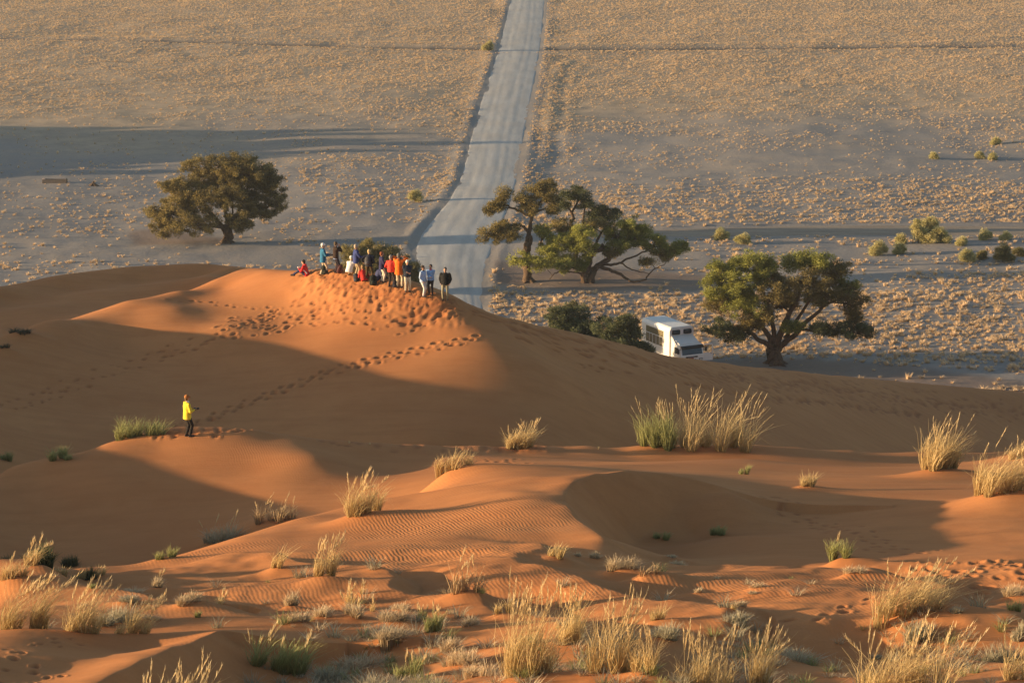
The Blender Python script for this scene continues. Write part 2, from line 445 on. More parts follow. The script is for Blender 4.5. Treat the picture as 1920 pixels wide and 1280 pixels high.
# ------------------------------------------------------------------ grass clump list (photo pixel of the base, height and width in photo pixels)
# kind: gold, green, grey, pale, dead ; lean = sideways lean of the blades
CL = [
 # px, py, h, w, kind, lean, mound, plumes, label, group
 (262,812,44,125,'green',.15,0,0,"wide bright green bush of fine grass on the ridge beside the person in yellow"),
 (116,858,30,66,'green',.05,0,0,"small green tussock on the ridge crest left of the wide green bush"),
 (14,866,24,34,'green',0,0,0,"little green tussock at the left picture edge on the middle ridge"),
 (978,843,56,72,'gold',.12,0,6,"pale grass clump standing alone on the middle of the far ridge line"),
 (1242,847,92,86,'green',-.05,.1,10,"big rounded green grass bush with pale plumes on the ridge line"),
 (1345,847,110,150,'gold',.12,.15,22,"largest golden grass clump on the ridge line right of the rounded green bush"),
 (846,906,58,80,'gold',.25,.35,0,"dense golden tussock leaning right on the shaded side of the crescent dune"),
 (682,985,88,104,'gold',.05,.3,7,"sparse golden clump with upright plumes on the crescent dune's left slope"),
 (522,986,50,92,'dead',.25,.25,3,"sprawling dry clump with bent stems on the sunlit edge above the dark hollow"),
 (414,1016,46,82,'grey',.2,.1,2,"dull grey green clump in shade on the edge of the dark hollow"),
 (314,1060,28,58,'green',.1,.08,0,"low yellow green tussock on the sunlit rim below the dark hollow"),
 (519,1074,60,34,'gold',.35,.12,0,"narrow dense golden tussock leaning right in the lower left sand"),
 (610,1098,80,66,'gold',.1,.15,6,"tall loose golden clump with straight stems in the lower left sand"),
 (1510,920,36,44,'gold',.1,.14,0,"small round golden tussock alone beyond the crescent dune's slip face"),
 (1394,889,26,24,'green',.3,0,0,"tiny green sprig on rippled sand below the ridge line"),
 (1762,898,102,108,'gold',.12,.3,8,"tall golden clump with fanned plumes on a sand mound at far right"),
 (1885,956,112,150,'gold',.3,.45,8,"huge sprawling golden clump with arching blades at the right picture edge"),
 (1912,864,40,50,'gold',.15,.1,4,"golden clump with thin stalks on the ridge at the right picture edge"),
 (1576,1062,50,56,'green',0,.2,1,"spiky star shaped green and gold tuft at the edge of the big shadow"),
 (1598,1088,16,44,'pale',.2,.16,0,"low pale cushion just below the spiky star shaped tuft"),
 (1040,1060,40,46,'gold',.25,.12,0,"upright golden tuft at the foot of the crescent dune"),
 (1084,1046,12,16,'pale',0,.04,0,"tiny pale sprig right of the upright golden tuft"),
 (1115,1053,18,26,'pale',.1,.08,0,"small pale tuft between the golden tuft and the wider pale tussock"),
 (1165,1080,32,58,'pale',.2,.18,0,"wide pale straw tussock on a low mound below the crescent dune"),
 (1216,1092,26,62,'dead',.3,.3,0,"brown matted dry clump spilling over a reddish sand mound"),
 (1270,1066,16,32,'pale',.1,.08,0,"small whitish tuft right of the reddish sand mound"),
 (1258,1046,8,22,'pale',.1,.08,0,"flat pale sprig on the shaded sand near the reddish mound"),
 (1342,988,26,50,'green',.2,.06,0,"small dull green sprig in the shaded basin right of the slip face"),
 (1240,972,20,44,'green',.3,.04,0,"low dull green sprig at the toe of the slip face"),
 (876,1134,78,78,'dead',.15,.25,2,"bare dead clump with a few bent straw stems on rippled sand"),
 (822,1118,14,66,'dead',-.3,.15,0,"flattened dry straw trailing left of the bare dead clump"),
 (1700,1178,100,180,'gold',.4,.3,10,"broad bright golden clump leaning right above the dark hollow at right"),
 (50,1190,104,140,'gold',.45,.1,8,"broad golden clump at the left edge leaning right"),
 (152,1202,104,96,'gold',.3,.1,6,"tall golden clump standing second from the left edge"),
 (246,1206,74,96,'gold',.4,.1,5,"thin golden plumes leaning right on the little dune's back"),
 (335,1312,150,180,'gold',.1,0,9,"golden clump rising in front of the little dune's dark slip face"),
 (524,1228,84,136,'green',.35,.1,4,"sprawling green clump with long leaning straw stalks right of the little dune"),
 (985,1300,180,150,'gold',.08,.2,12,"tallest golden clump at the bottom centre of the picture"),
 (1068,1235,118,80,'gold',.1,.1,6,"airy golden clump with high plumes just behind the tallest clump"),
 (1142,1302,168,112,'gold',.05,.1,9,"tall upright golden clump right of the tallest one at the bottom"),
 (1206,1310,100,70,'gold',-.1,.1,3,"thin arching straw stems at the bottom right of the centre clumps"),
 (1318,1302,140,116,'gold',-.02,.1,10,"tall golden clump with straight plumes at the bottom right of centre"),
 (1428,1302,122,72,'gold',.08,.1,7,"slim V shaped golden clump at the bottom beside a grey bush"),
 (1690,1318,132,270,'gold',.15,.15,12,"wide arching golden clump along the bottom right"),
 (1905,1306,86,90,'gold',.1,.1,4,"golden clump cut by the bottom right corner"),
 (1520,1312,46,60,'green',-.1,0,0,"small green tuft at the bottom edge left of the wide arching clump"),
 (945,1168,42,44,'gold',-.1,.12,0,"round straw tuft just above the tallest golden clump"),
 (1232,1182,40,50,'gold',.05,.14,0,"round golden tuft on the terrace right of the tall bottom clumps"),
 (1902,1124,28,48,'pale',.1,.1,0,"low pale tussock near the right edge above the dark hollow"),
 (1898,1172,28,40,'green',.1,.05,0,"small green bush at the right edge of the dark hollow"),
 (1482,1246,40,96,'grey',.1,.06,0,"long grey blue bush in the shade at the bottom right of centre"),
 (1376,1192,26,66,'grey',.1,.06,0,"grey bush with pale tips behind the slim V shaped clump"),
 (1716,1214,44,64,'grey',.1,.04,0,"grey blue bush in the dark hollow under the broad golden clump"),
 (1872,1236,52,70,'grey',.1,.05,0,"grey bush with a straw coloured top near the right bottom corner"),
 (1246,1218,42,58,'grey',.1,.08,0,"grey green bush beside the tall upright golden clump"),
 (1792,1182,18,30,'grey',.1,0,0,"small grey sprig in the dark hollow right of the blue grey bush"),
 (1642,1236,12,26,'grey',.1,0,0,"tiny grey sprig in shade above the wide arching clump"),
 (1912,1200,40,40,'grey',.1,0,0,"grey bush at the right edge below the small green bush"),
 (230,1176,40,78,'grey',.1,.05,0,"grey bush in shade behind the thin golden plumes"),
 (196,1182,30,52,'grey',.1,.04,0,"pale grey bush beside the tall clump second from the left edge"),
 (285,1170,16,36,'pale',.1,.04,0,"small pale tuft right of the shaded grey bush"),
 (560,1180,28,44,'pale',.2,.08,0,"pale tuft above the sprawling green clump"),
 (604,1170,30,40,'pale',.1,.08,0,"pale beige tuft right of and above the sprawling green clump"),
 (662,1168,34,46,'pale',.05,.1,2,"pale tuft with two thin stalks in the lower left tuft field"),
 (738,1178,32,64,'pale',.1,.12,0,"wide pale cushion in the tuft field"),
 (734,1212,32,64,'pale',.1,.1,0,"wide straw cushion in the middle of the tuft field"),
 (812,1198,52,56,'green',.05,.1,1,"yellow green rounded clump in the tuft field"),
 (880,1192,30,46,'pale',.1,.1,0,"pale cushion near the round straw tuft"),
 (668,1234,32,84,'pale',.1,.08,0,"long pale cushion at the lower left of the tuft field"),
 (842,1222,34,50,'pale',.1,.12,0,"straw tuft below the yellow green rounded clump"),
 (764,1268,54,72,'green',.2,.05,2,"green and yellow clump at the bottom of the tuft field"),
 (866,1250,40,84,'pale',.1,.08,0,"broad pale cushion left of the tallest bottom clump"),
 (700,1290,46,110,'grey',.1,.04,0,"large grey green bush at the bottom edge of the tuft field"),
 (622,1246,36,78,'grey',.1,.04,0,"grey bush between the sprawling green clump and the tuft field"),
 (810,1296,34,80,'grey',.1,.04,0,"low grey bush at the bottom edge below the broad pale cushion"),
 (905,1272,40,60,'pale',.1,.05,0,"pale tuft touching the tallest bottom clump's left side"),
 (546,1138,40,28,'pale',.1,.16,0,"upright pale tuft on a sand lump in the lower left"),
 (412,1122,32,24,'gold',.1,.08,1,"thin golden sprig on the lower left sand"),
 (388,1150,8,10,'gold',.1,0,0,"single short stalk below the thin golden sprig"),
 (342,1122,24,30,'pale',.1,.1,0,"small pale tuft left of the thin golden sprig"),
 (354,1150,26,52,'pale',.2,.14,0,"low straw tussock with a shadow on the lower left sand"),
 (372,1168,20,26,'green',.1,.03,0,"small green tuft below the low straw tussock"),
 (240,1146,18,44,'grey',.1,.05,0,"low grey bush above the shaded grey bush at left"),
 (294,1094,30,24,'pale',.1,.05,1,"thin pale sprig below the rim tussock at left"),
 (240,1098,14,66,'pale',.25,.14,0,"flat straw tussock on the long left terrace"),
 (175,1112,14,26,'green',0,.03,0,"small green sprig on the left terrace"),
 (656,1126,40,34,'gold',.05,.05,3,"cluster of short golden spikes left of the bare dead clump"),
 (678,1120,26,18,'gold',.05,.03,1,"narrow golden spike right of the short golden spikes"),
 (700,1148,26,22,'gold',0,.04,1,"short golden tuft above the wide pale cushion"),
 (790,1166,26,30,'green',0,.04,2,"two small green gold sprigs above the yellow green clump"),
 (820,1170,26,24,'gold',0,.04,1,"thin straw sprig above the pale cushions"),
 (752,1150,22,36,'pale',.1,.1,0,"small pale tuft on a lump above the wide pale cushion"),
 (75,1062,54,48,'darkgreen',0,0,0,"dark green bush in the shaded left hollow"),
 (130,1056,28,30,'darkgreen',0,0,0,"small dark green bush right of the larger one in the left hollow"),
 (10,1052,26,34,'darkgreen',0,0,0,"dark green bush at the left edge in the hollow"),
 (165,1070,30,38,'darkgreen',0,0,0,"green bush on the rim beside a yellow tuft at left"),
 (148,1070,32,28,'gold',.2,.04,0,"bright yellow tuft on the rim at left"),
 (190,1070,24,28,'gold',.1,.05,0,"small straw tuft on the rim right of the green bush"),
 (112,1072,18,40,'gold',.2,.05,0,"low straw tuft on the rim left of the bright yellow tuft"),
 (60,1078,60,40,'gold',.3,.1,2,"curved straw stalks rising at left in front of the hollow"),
 (22,1100,50,80,'gold',.2,.25,2,"orange lit straw clump on a mound at the left edge"),
 (1312,1110,14,20,'pale',.1,.03,0,"tiny pale sprig on the rippled terrace at right"),
 (1422,1108,14,32,'pale',.1,.1,0,"pale cushion casting a long shadow on the terrace"),
 (1412,1120,9,22,'pale',.1,.05,0,"smaller pale cushion just below the long shadow one"),
 (1355,1140,12,18,'pale',.1,.05,0,"little round pale tuft on the terrace"),
 (1384,1145,14,34,'pale',.15,.12,0,"pale cushion on a ridge of sand on the terrace"),
 (1375,1168,18,28,'gold',.1,.08,0,"yellow tuft at the lower lip of the terrace"),
 (1395,1134,6,16,'pale',.1,.05,0,"flat speck of straw between the terrace cushions"),
 (1044,1130,50,10,'gold',0,0,2,"single tall plume standing behind the bottom centre clumps"),
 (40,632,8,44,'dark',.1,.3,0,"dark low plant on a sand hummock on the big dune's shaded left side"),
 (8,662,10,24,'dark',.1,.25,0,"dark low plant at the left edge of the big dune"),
 (655,831,10,6,'gold',.1,0,0,"tiny straw sprig on the ridge crest right of the person in yellow"),
 (693,834,9,5,'gold',.1,0,0,"second tiny sprig on the ridge crest"),
 (1121,844,13,6,'gold',0,0,0,"tiny upright sprig on the ridge crest left of the rounded green bush"),
]
CLP = []
for c in CL:
    px, py = c[0], c[1]
    x, y, z = sand_hit(px, min(py, 1318))
    CLP.append((x, y))

# ------------------------------------------------------------------ sand detail: hummocks, mounds, footprints
nr, nc = XX.shape
fg = sstep(92, 72, YY) * sstep(20, 40, YY)
lump = fbm(XX / 3.2, YY / 2.2, 4, 3) * 0.20 + fbm(XX / 1.1, YY / .8, 3, 9) * 0.05
soft = fbm(XX / 14, YY / 9, 3, 21) * 0.25
ZZ = ZZ + soft * sstep(240, 120, YY)
lowfg = sstep(73.0, 68.0, YY) * sstep(30, 44, YY)
# hummocks with long windward and short lee sides
ph = (XX + 2.2 * fbm(XX / 5, YY / 5, 2, 141) * 2 + .55 * (YY - 60)) / 6.3
fr = ph - np.floor(ph)
saw = np.where(fr < .80, sstep(0, 1, fr / .80) * .35 + .65 * fr / .80, 1 - sstep(.80, 1.0, fr)) - .5
saw *= .36 * (.55 + .9 * np.clip(fbm(np.floor(ph) * 3.7 + .5, YY / 4.5, 2, 145) + .4, 0, 1))
edge_e = sstep(-3.5, -1.0, XX) + (1 - sstep(-3.5, -1.0, XX)) * sstep(58.5, 61.0, YY)
ZZ = ZZ + saw * lowfg * edge_e
ZZ = ZZ + lump * lowfg * (.25 + .75 * edge_e) + fbm(XX / 2.5, YY / 2.5, 3, 31) * 0.05 * fg
# mounds of sand caught by the clumps, with a tail to leeward
for c, (x, y) in zip(CL, CLP):
    if c[6] <= 0: continue
    d = y / CP * 1.03
    r = max(.35, c[3] / FP * d * 0.62)
    i0, i1 = np.searchsorted(rowsY, [y - 3.2 * r, y + 3.2 * r])
    if i1 <= i0: continue
    sx = XX[i0:i1] - x; sy = YY[i0:i1] - y
    g = np.exp(-((np.where(sx > 0, sx / (2.0 * r), sx / r)) ** 2 + (sy / (.85 * r)) ** 2))
    ZZ[i0:i1] += c[6] * 1.15 * g
# slip faces: sharp brinks where the sand avalanches to leeward
def slip(P, H, side_close, reach, slope=.64):
    """P brink points (x, y), H drop at each; side_close: points closing the lee polygon"""
    P = np.array(P); H = np.array(H)
    poly = [tuple(p) for p in P] + side_close
    x0, x1 = min(p[0] for p in poly), max(p[0] for p in poly); y0, y1 = min(p[1] for p in poly), max(p[1] for p in poly)
    i0, i1 = np.searchsorted(rowsY, [y0, y1]); 
    X, Y = XX[i0:i1], YY[i0:i1]
    ins = np.zeros(X.shape, bool); n = len(poly)
    for i in range(n):
        a, b = poly[i], poly[(i + 1) % n]
        ins ^= ((a[1] > Y) != (b[1] > Y)) & (X < (b[0] - a[0]) * (Y - a[1]) / (b[1] - a[1] + 1e-12) + a[0])
    best = np.full(X.shape, 1e9); hh = np.zeros(X.shape); sw = np.zeros(X.shape)
    for i in range(len(P) - 1):
        ax, ay = P[i]; bx, by = P[i + 1]
        t = np.clip(((X - ax) * (bx - ax) + (Y - ay) * (by - ay)) / ((bx - ax) ** 2 + (by - ay) ** 2), 0, 1)
        dd = np.hypot(X - ax - t * (bx - ax), Y - ay - t * (by - ay))
        u = dd < best
        best = np.where(u, dd, best); w_ = 1.0 / (dd + .05) ** 4
        hh += w_ * (H[i] + t * (H[i + 1] - H[i])); sw += w_
    hh = hh / sw
    q = slope * best / np.maximum(hh, .02)
    drop = hh * np.minimum(1.0, np.where(q < 1.3, q - .12 * q * q, 1.1)) * sstep(reach, reach * .2, best)
    ZZ[i0:i1] -= drop * ins
def curve(pts, n=6):
    W = np.array([U(*p)[:2] for p in pts]); out = []; Hs = []
    m_ = len(W) - 1
    for i in range(m_ * n + 1):
        t = i / n; k = min(int(t), m_ - 1); f = t - k
        p0, p1, p2, p3 = W[max(k - 1, 0)], W[k], W[k + 1], W[min(k + 2, m_)]
        out.append(.5 * ((2 * p1) + (p2 - p0) * f + (2 * p0 - 5 * p1 + 4 * p2 - p3) * f * f + (3 * p1 - p0 - 3 * p2 + p3) * f ** 3))
    return out
cb_ = curve(brk)
slip(cb_, np.interp(np.linspace(0, 9, len(cb_)), range(10), [.0,.4,.8,1.0,1.05,1.0,.9,.72,.45,.05]), [(14.5, cb_[-1][1] + .3), (14.5, cb_[0][1] - 3), (3.5, cb_[0][1] - 1.5)], 6.5)
eb_ = curve(E_brink)
slip(eb_, np.interp(np.linspace(0, 6, len(eb_)), range(7), [.15,.7,.95,1.05,1.05,1.0,1.0]), [(0.5, eb_[-1][1] - 1), (0.5, eb_[0][1] + .4)], 6.0)
TREAD = np.zeros_like(XX); PIT = np.zeros_like(XX); RIMF = np.zeros_like(XX)
def prints(lst):
    """lst of (x, y, heading, size, depth)"""
    for x, y, h, s, dep in lst:
        i0, i1 = np.searchsorted(rowsY, [y - 2.2 * s, y + 2.2 * s])
        if i1 - i0 < 1: continue
        ym = max(y, 30.0)
        j0, j1 = np.searchsorted(colsU, [(x - 2.2 * s) / ym, (x + 2.2 * s) / ym])
        if j1 - j0 < 1: continue
        X = XX[i0:i1, j0:j1] - x; Y = YY[i0:i1, j0:j1] - y
        a = X * math.cos(h) + Y * math.sin(h); b = -X * math.sin(h) + Y * math.cos(h)
        asp = random.uniform(.42, .8); r2 = (a / s) ** 2 + (b / (s * asp)) ** 2
        pit = np.exp(-(r2 * 1.3) ** 1.5)
        rimv = np.exp(-((np.sqrt(r2) - 1.35) ** 2) * 5.0)
        PIT[i0:i1, j0:j1] = np.maximum(PIT[i0:i1, j0:j1], pit * dep)
        RIMF[i0:i1, j0:j1] = np.maximum(RIMF[i0:i1, j0:j1], rimv * dep * .45)
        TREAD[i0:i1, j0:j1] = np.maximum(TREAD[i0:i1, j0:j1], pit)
def trail(pts, people=1, jit=.18, step=.66, s=.17, dep=.10, gap=0.0):
    W = [sand_hit(*p) for p in pts]
    out = []
    P = np.array(W)[:, :2]
    seg = np.hypot(*np.diff(P, axis=0).T); L = np.concatenate([[0], np.cumsum(seg)])
    for k in range(people):
        off = random.uniform(-1, 1) * jit * 2.2 if people > 1 else 0
        t = random.uniform(0, step); side = 1
        while t < L[-1]:
            x = np.interp(t, L, P[:, 0]); y = np.interp(t, L, P[:, 1])
            x2 = np.interp(t + .3, L, P[:, 0]); y2 = np.interp(t + .3, L, P[:, 1])
            h = math.atan2(y2 - y, x2 - x)
            if random.random() > gap:
                o = off + side * .12 + random.gauss(0, jit * .5)
                out.append((x - math.sin(h) * o, y + math.cos(h) * o, h + random.gauss(0, .2), s * random.uniform(.8, 1.25), dep * random.uniform(.45, .95)))
            side = -side; t += step * random.uniform(.85, 1.15)
    prints(out)
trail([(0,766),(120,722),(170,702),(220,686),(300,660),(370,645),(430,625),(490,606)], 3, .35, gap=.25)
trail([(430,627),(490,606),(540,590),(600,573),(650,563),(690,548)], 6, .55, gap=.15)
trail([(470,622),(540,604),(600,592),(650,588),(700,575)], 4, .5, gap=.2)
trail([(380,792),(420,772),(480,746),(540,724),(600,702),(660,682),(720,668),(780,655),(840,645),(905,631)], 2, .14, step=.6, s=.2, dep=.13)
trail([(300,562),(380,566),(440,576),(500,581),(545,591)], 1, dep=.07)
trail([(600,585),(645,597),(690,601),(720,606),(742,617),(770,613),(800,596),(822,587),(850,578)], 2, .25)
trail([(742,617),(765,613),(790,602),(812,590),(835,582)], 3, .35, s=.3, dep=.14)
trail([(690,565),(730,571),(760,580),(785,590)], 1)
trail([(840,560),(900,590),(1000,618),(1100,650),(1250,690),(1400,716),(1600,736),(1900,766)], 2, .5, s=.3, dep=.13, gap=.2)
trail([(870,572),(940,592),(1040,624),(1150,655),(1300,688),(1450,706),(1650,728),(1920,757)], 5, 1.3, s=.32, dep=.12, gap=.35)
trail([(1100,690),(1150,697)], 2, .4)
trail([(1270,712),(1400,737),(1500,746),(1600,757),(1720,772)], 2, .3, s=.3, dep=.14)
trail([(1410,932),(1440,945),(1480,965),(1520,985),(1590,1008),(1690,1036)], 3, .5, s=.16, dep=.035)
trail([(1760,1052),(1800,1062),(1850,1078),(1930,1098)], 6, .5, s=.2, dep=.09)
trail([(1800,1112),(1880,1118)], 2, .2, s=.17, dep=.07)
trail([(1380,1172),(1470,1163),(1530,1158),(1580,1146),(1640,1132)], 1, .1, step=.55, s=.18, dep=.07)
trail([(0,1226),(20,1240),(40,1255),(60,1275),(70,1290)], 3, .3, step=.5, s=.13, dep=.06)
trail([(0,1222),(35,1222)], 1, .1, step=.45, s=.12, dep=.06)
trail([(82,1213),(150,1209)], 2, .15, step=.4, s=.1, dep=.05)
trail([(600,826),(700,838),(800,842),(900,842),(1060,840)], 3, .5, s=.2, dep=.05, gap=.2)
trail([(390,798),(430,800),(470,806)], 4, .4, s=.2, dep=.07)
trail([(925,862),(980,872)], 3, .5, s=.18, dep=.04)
# the trodden ground where the group stands
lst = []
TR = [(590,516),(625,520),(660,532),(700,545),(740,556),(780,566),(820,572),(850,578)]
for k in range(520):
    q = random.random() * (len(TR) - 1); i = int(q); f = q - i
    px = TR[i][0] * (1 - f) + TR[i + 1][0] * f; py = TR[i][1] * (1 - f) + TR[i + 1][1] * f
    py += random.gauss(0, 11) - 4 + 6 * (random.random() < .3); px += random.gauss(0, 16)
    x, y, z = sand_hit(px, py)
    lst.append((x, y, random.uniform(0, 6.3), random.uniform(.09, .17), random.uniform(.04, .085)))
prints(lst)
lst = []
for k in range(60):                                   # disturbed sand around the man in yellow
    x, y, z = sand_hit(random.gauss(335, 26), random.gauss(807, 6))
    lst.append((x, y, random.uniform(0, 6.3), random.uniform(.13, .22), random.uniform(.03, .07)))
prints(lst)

ZZ += RIMF * (1 - TREAD) - PIT
# churned sand on the crest
tw = np.array([sand_hit(*p)[:2] for p in TR])
i0, i1 = np.searchsorted(rowsY, [tw[:, 1].min() - 4, tw[:, 1].max() + 4])
dch = np.full(XX[i0:i1].shape, 1e9)
for a, b in zip(tw[:-1], tw[1:]):
    t = np.clip(((XX[i0:i1] - a[0]) * (b[0] - a[0]) + (YY[i0:i1] - a[1]) * (b[1] - a[1])) / ((b - a) ** 2).sum(), 0, 1)
    dch = np.minimum(dch, np.hypot(XX[i0:i1] - a[0] - t * (b[0] - a[0]), YY[i0:i1] - a[1] - t * (b[1] - a[1])))
rdg = 1 - 2 * np.abs(fbm(XX[i0:i1] / .7, YY[i0:i1] / .9, 3, 733))
ZZ[i0:i1] += sstep(2.2, .6, dch) * (rdg - .7) * .09
# ripple strength on the sand (where the wind combs it)
RIP = np.clip(fbm(XX / 6, YY / 5, 3, 55) * .3 - .02, 0, .10) * sstep(140, 95, YY)
for (px, py, rx, ry, a) in ((860,985,3.6,3.4,1),(760,1050,3.4,2.4,1),(1430,862,4.2,3.6,.9),(400,1045,3,2,.6),(1480,1100,5,2.5,.6),(1300,900,5,3,.5),(1000,900,4,2.5,.35),
                            (540,835,2.4,2.5,.6),(1560,935,4,2,.6),(1300,1120,5,2,.4),(470,1120,4,3,.5),(1720,930,3,2,.5),(1000,1110,4,2.4,.6),(1100,860,5,3,.35)):
    x, y, z = sand_hit(px, py)
    RIP = np.maximum(RIP, a * .34 * np.exp(-(((XX - x) / rx) ** 2 + ((YY - y) / ry) ** 2) ** 2))
RIP *= 1 - TREAD

def grid_faces(nr, nc):
    a = (np.arange(nr - 1)[:, None] * nc + np.arange(nc - 1)[None]).ravel()
    return np.stack([a, a + 1, a + nc + 1, a + nc], 1)

m = NT('dune_sand')
co = m.coord()
big = m.noise(co, .09, 3)
mid = m.noise(co, .8, 4)
fine = m.noise(co, 14, 5, .7)
c1 = m.ramp(big, [(.35, (.50, .207, .077)), (.65, (.57, .248, .094))])
strk = m.noise(m.coord((.25, 1.6, 1), (0, 0, .2)), .9, 4, .65)
c1 = m.mix(m.ramp(strk, [(.45, 0), (.75, .45)]), c1, (.40, .160, .06))
c2 = m.mix(m.ramp(mid, [(.42, 0), (.75, .35)]), c1, (.43, .158, .055))
c3 = m.mix(m.ramp(fine, [(.3, .16), (.55, 0)]), c2, (.30, .115, .05))
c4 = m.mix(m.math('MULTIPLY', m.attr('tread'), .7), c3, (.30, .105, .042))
wv = m.n('ShaderNodeTexWave', wave_type='BANDS', bands_direction='X', wave_profile='SIN')
m.L(m.coord(rot=(0, 0, math.radians(-14))), wv.inputs['Vector'])
for k, v in (('Scale', 2.9), ('Distortion', 5.5), ('Detail', 2.0), ('Detail Scale', .55), ('Detail Roughness', .45)):
    wv.inputs[k].default_value = v
rh = m.math('MULTIPLY', m.math('MULTIPLY', m.attr('rip'), m.ramp(m.noise(co, .55, 3), [(.3, .25), (.65, 1.15)])), wv.outputs['Fac'])
grain = m.math('ADD', m.math('MULTIPLY', m.noise(co, 5.5, 5, .65), .22), m.math('MULTIPLY', m.noise(m.coord((.5, 1.5, 1), (0, 0, -.25)), 1.3, 4, .6), .9))
b = m.bump(m.math('ADD', rh, grain), .9, .022)
m.bsdf(c4, .92, b, spec=.10)
SAND = m.m
V = np.stack([XX.ravel(), YY.ravel(), ZZ.ravel()], 1)
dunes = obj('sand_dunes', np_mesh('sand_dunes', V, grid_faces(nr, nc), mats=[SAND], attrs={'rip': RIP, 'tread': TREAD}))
tag(dunes, kind='structure')
# lookup now follows the finished surface
def hz2(x, y):
    """height of the finished sand mesh"""
    i = int(np.clip(np.searchsorted(rowsY, y) - 1, 0, nr - 2)); ym = max(y, 30.0)
    j = int(np.clip(np.searchsorted(colsU, x / ym) - 1, 0, nc - 2))
    v = (y - rowsY[i]) / (rowsY[i + 1] - rowsY[i]); u = (x / ym - colsU[j]) / (colsU[j + 1] - colsU[j])
    return float((ZZ[i, j] * (1 - u) + ZZ[i, j + 1] * u) * (1 - v) + (ZZ[i + 1, j] * (1 - u) + ZZ[i + 1, j + 1] * u) * v)
# ------------------------------------------------------------------ plain
def poly_mask(X, Y, P):
    """inside test for a polygon of world points"""
    ins = np.zeros(X.shape, bool)
    n = len(P)
    for i in range(n):
        x1, y1 = P[i]; x2, y2 = P[(i + 1) % n]
        c = ((y1 > Y) != (y2 > Y)) & (X < (x2 - x1) * (Y - y1) / (y2 - y1 + 1e-9) + x1)
        ins ^= c
    return ins
def pxpoly(pts):
    return [plain_pt(px, py)[:2] for (px, py) in pts]
# gravel road edges (photo pixels on the plain): left, right
ROAD_PX = [(-260, 1000, 1038),(-130, 976, 1028),(0, 957, 1022),(50, 945, 1018),(100, 932, 1012),(150, 915, 1003),(200, 898, 993),(250, 884, 984),(300, 873, 976),(340, 861, 969),
           (380, 838, 957),(410, 812, 946),(440, 788, 935),(470, 776, 922),(500, 780, 912),(530, 800, 908),(560, 822, 905),(600, 850, 905),(680, 900, 960),(760,960,1050)]
ROAD = []
for (py, a, b) in ROAD_PX:
    pa, pb = plain_pt(a, py), plain_pt(b, py)
    ROAD.append((pa[1], pa[0], pb[0]))
ROAD.sort()
RY = np.array([r[0] for r in ROAD]); RA = np.array([r[1] for r in ROAD]); RB = np.array([r[2] for r in ROAD])
def road_dist(X, Y):
    a = np.interp(Y, RY, RA); b = np.interp(Y, RY, RB)
    return np.maximum(a - X, X - b)                   # negative on the road
# side track on the right
TRK = [(1180,436,9),(1260,436,14),(1400,434,17),(1560,431,18),(1740,431,18),(1930,433,18),(2300,436,18)]
TX = np.array([plain_pt(px, py)[0] for px, py, h in TRK]); TYc = np.array([plain_pt(px, py)[1] for px, py, h in TRK])
THW = np.array([(plain_pt(px, py - h / 2)[1] - plain_pt(px, py + h / 2)[1]) / 2 for px, py, h in TRK])
def track_dist(X, Y):
    c = np.interp(X, TX, TYc); w = np.interp(X, TX, THW)
    d = np.abs(Y - c) - w
    return np.where(X < TX[0], d + (TX[0] - X) * .8, d)
D_STRIP = 94.0
def strip_y(X):
    """centre line of the old graded strip that crosses the plain"""
    Yl = plain_pt(0, 74)[1]; Ym = plain_pt(935, 93)[1]; Yr = plain_pt(1920, 89)[1]
    xm = plain_pt(935, 93)[0]
    return np.where(X < xm, Ym + (X - xm) / (plain_pt(0, 74)[0] - xm) * (Yl - Ym), Ym + (X - xm) / (plain_pt(1920, 89)[0] - xm) * (Yr - Ym))
pr = np.concatenate([np.linspace(-400, 190, 8, endpoint=False), geo(190, 640, .0036), geo(640, 1200, .02), geo(1200, 5000, .12), [5000]])
pi_ = np.linspace(-.235, .235, 300); po = .235 + .0016 * (np.exp(np.linspace(0, 1, 22)[1:] * 8.0) - 1)
pu = np.concatenate([-po[::-1], pi_, po])
PYg = np.repeat(pr[:, None], len(pu), 1); PXg = pu[None] * np.maximum(PYg, 190)
rd = road_dist(PXg, PYg); td = track_dist(PXg, PYg)
flat = sstep(0.3, 5, rd) * sstep(.2, 2.5, td)
vis = sstep(900, 560, PYg) * sstep(120, 190, PYg)
rel = (fbm(PXg / 22, PYg / 22, 4, 71) * .55 + fbm(PXg / 5, PYg / 5, 3, 81) * .13) * vis
relief = (rel - .02) * flat
# windrow banks left by the grader along the road, and a low bank above the side track
relief += .16 * np.exp(-((rd - 1.0) / .7) ** 2) * (0.6 + 1.0 * np.clip(fbm(PXg / 6, PYg / 9, 2, 5) + .3, 0, 1)) * vis
relief += .42 * np.exp(-((td - .9) / .8) ** 2) * (PYg > np.interp(PXg, TX, TYc)) * sstep(TX[0] - 3, TX[0] + 10, PXg) * vis
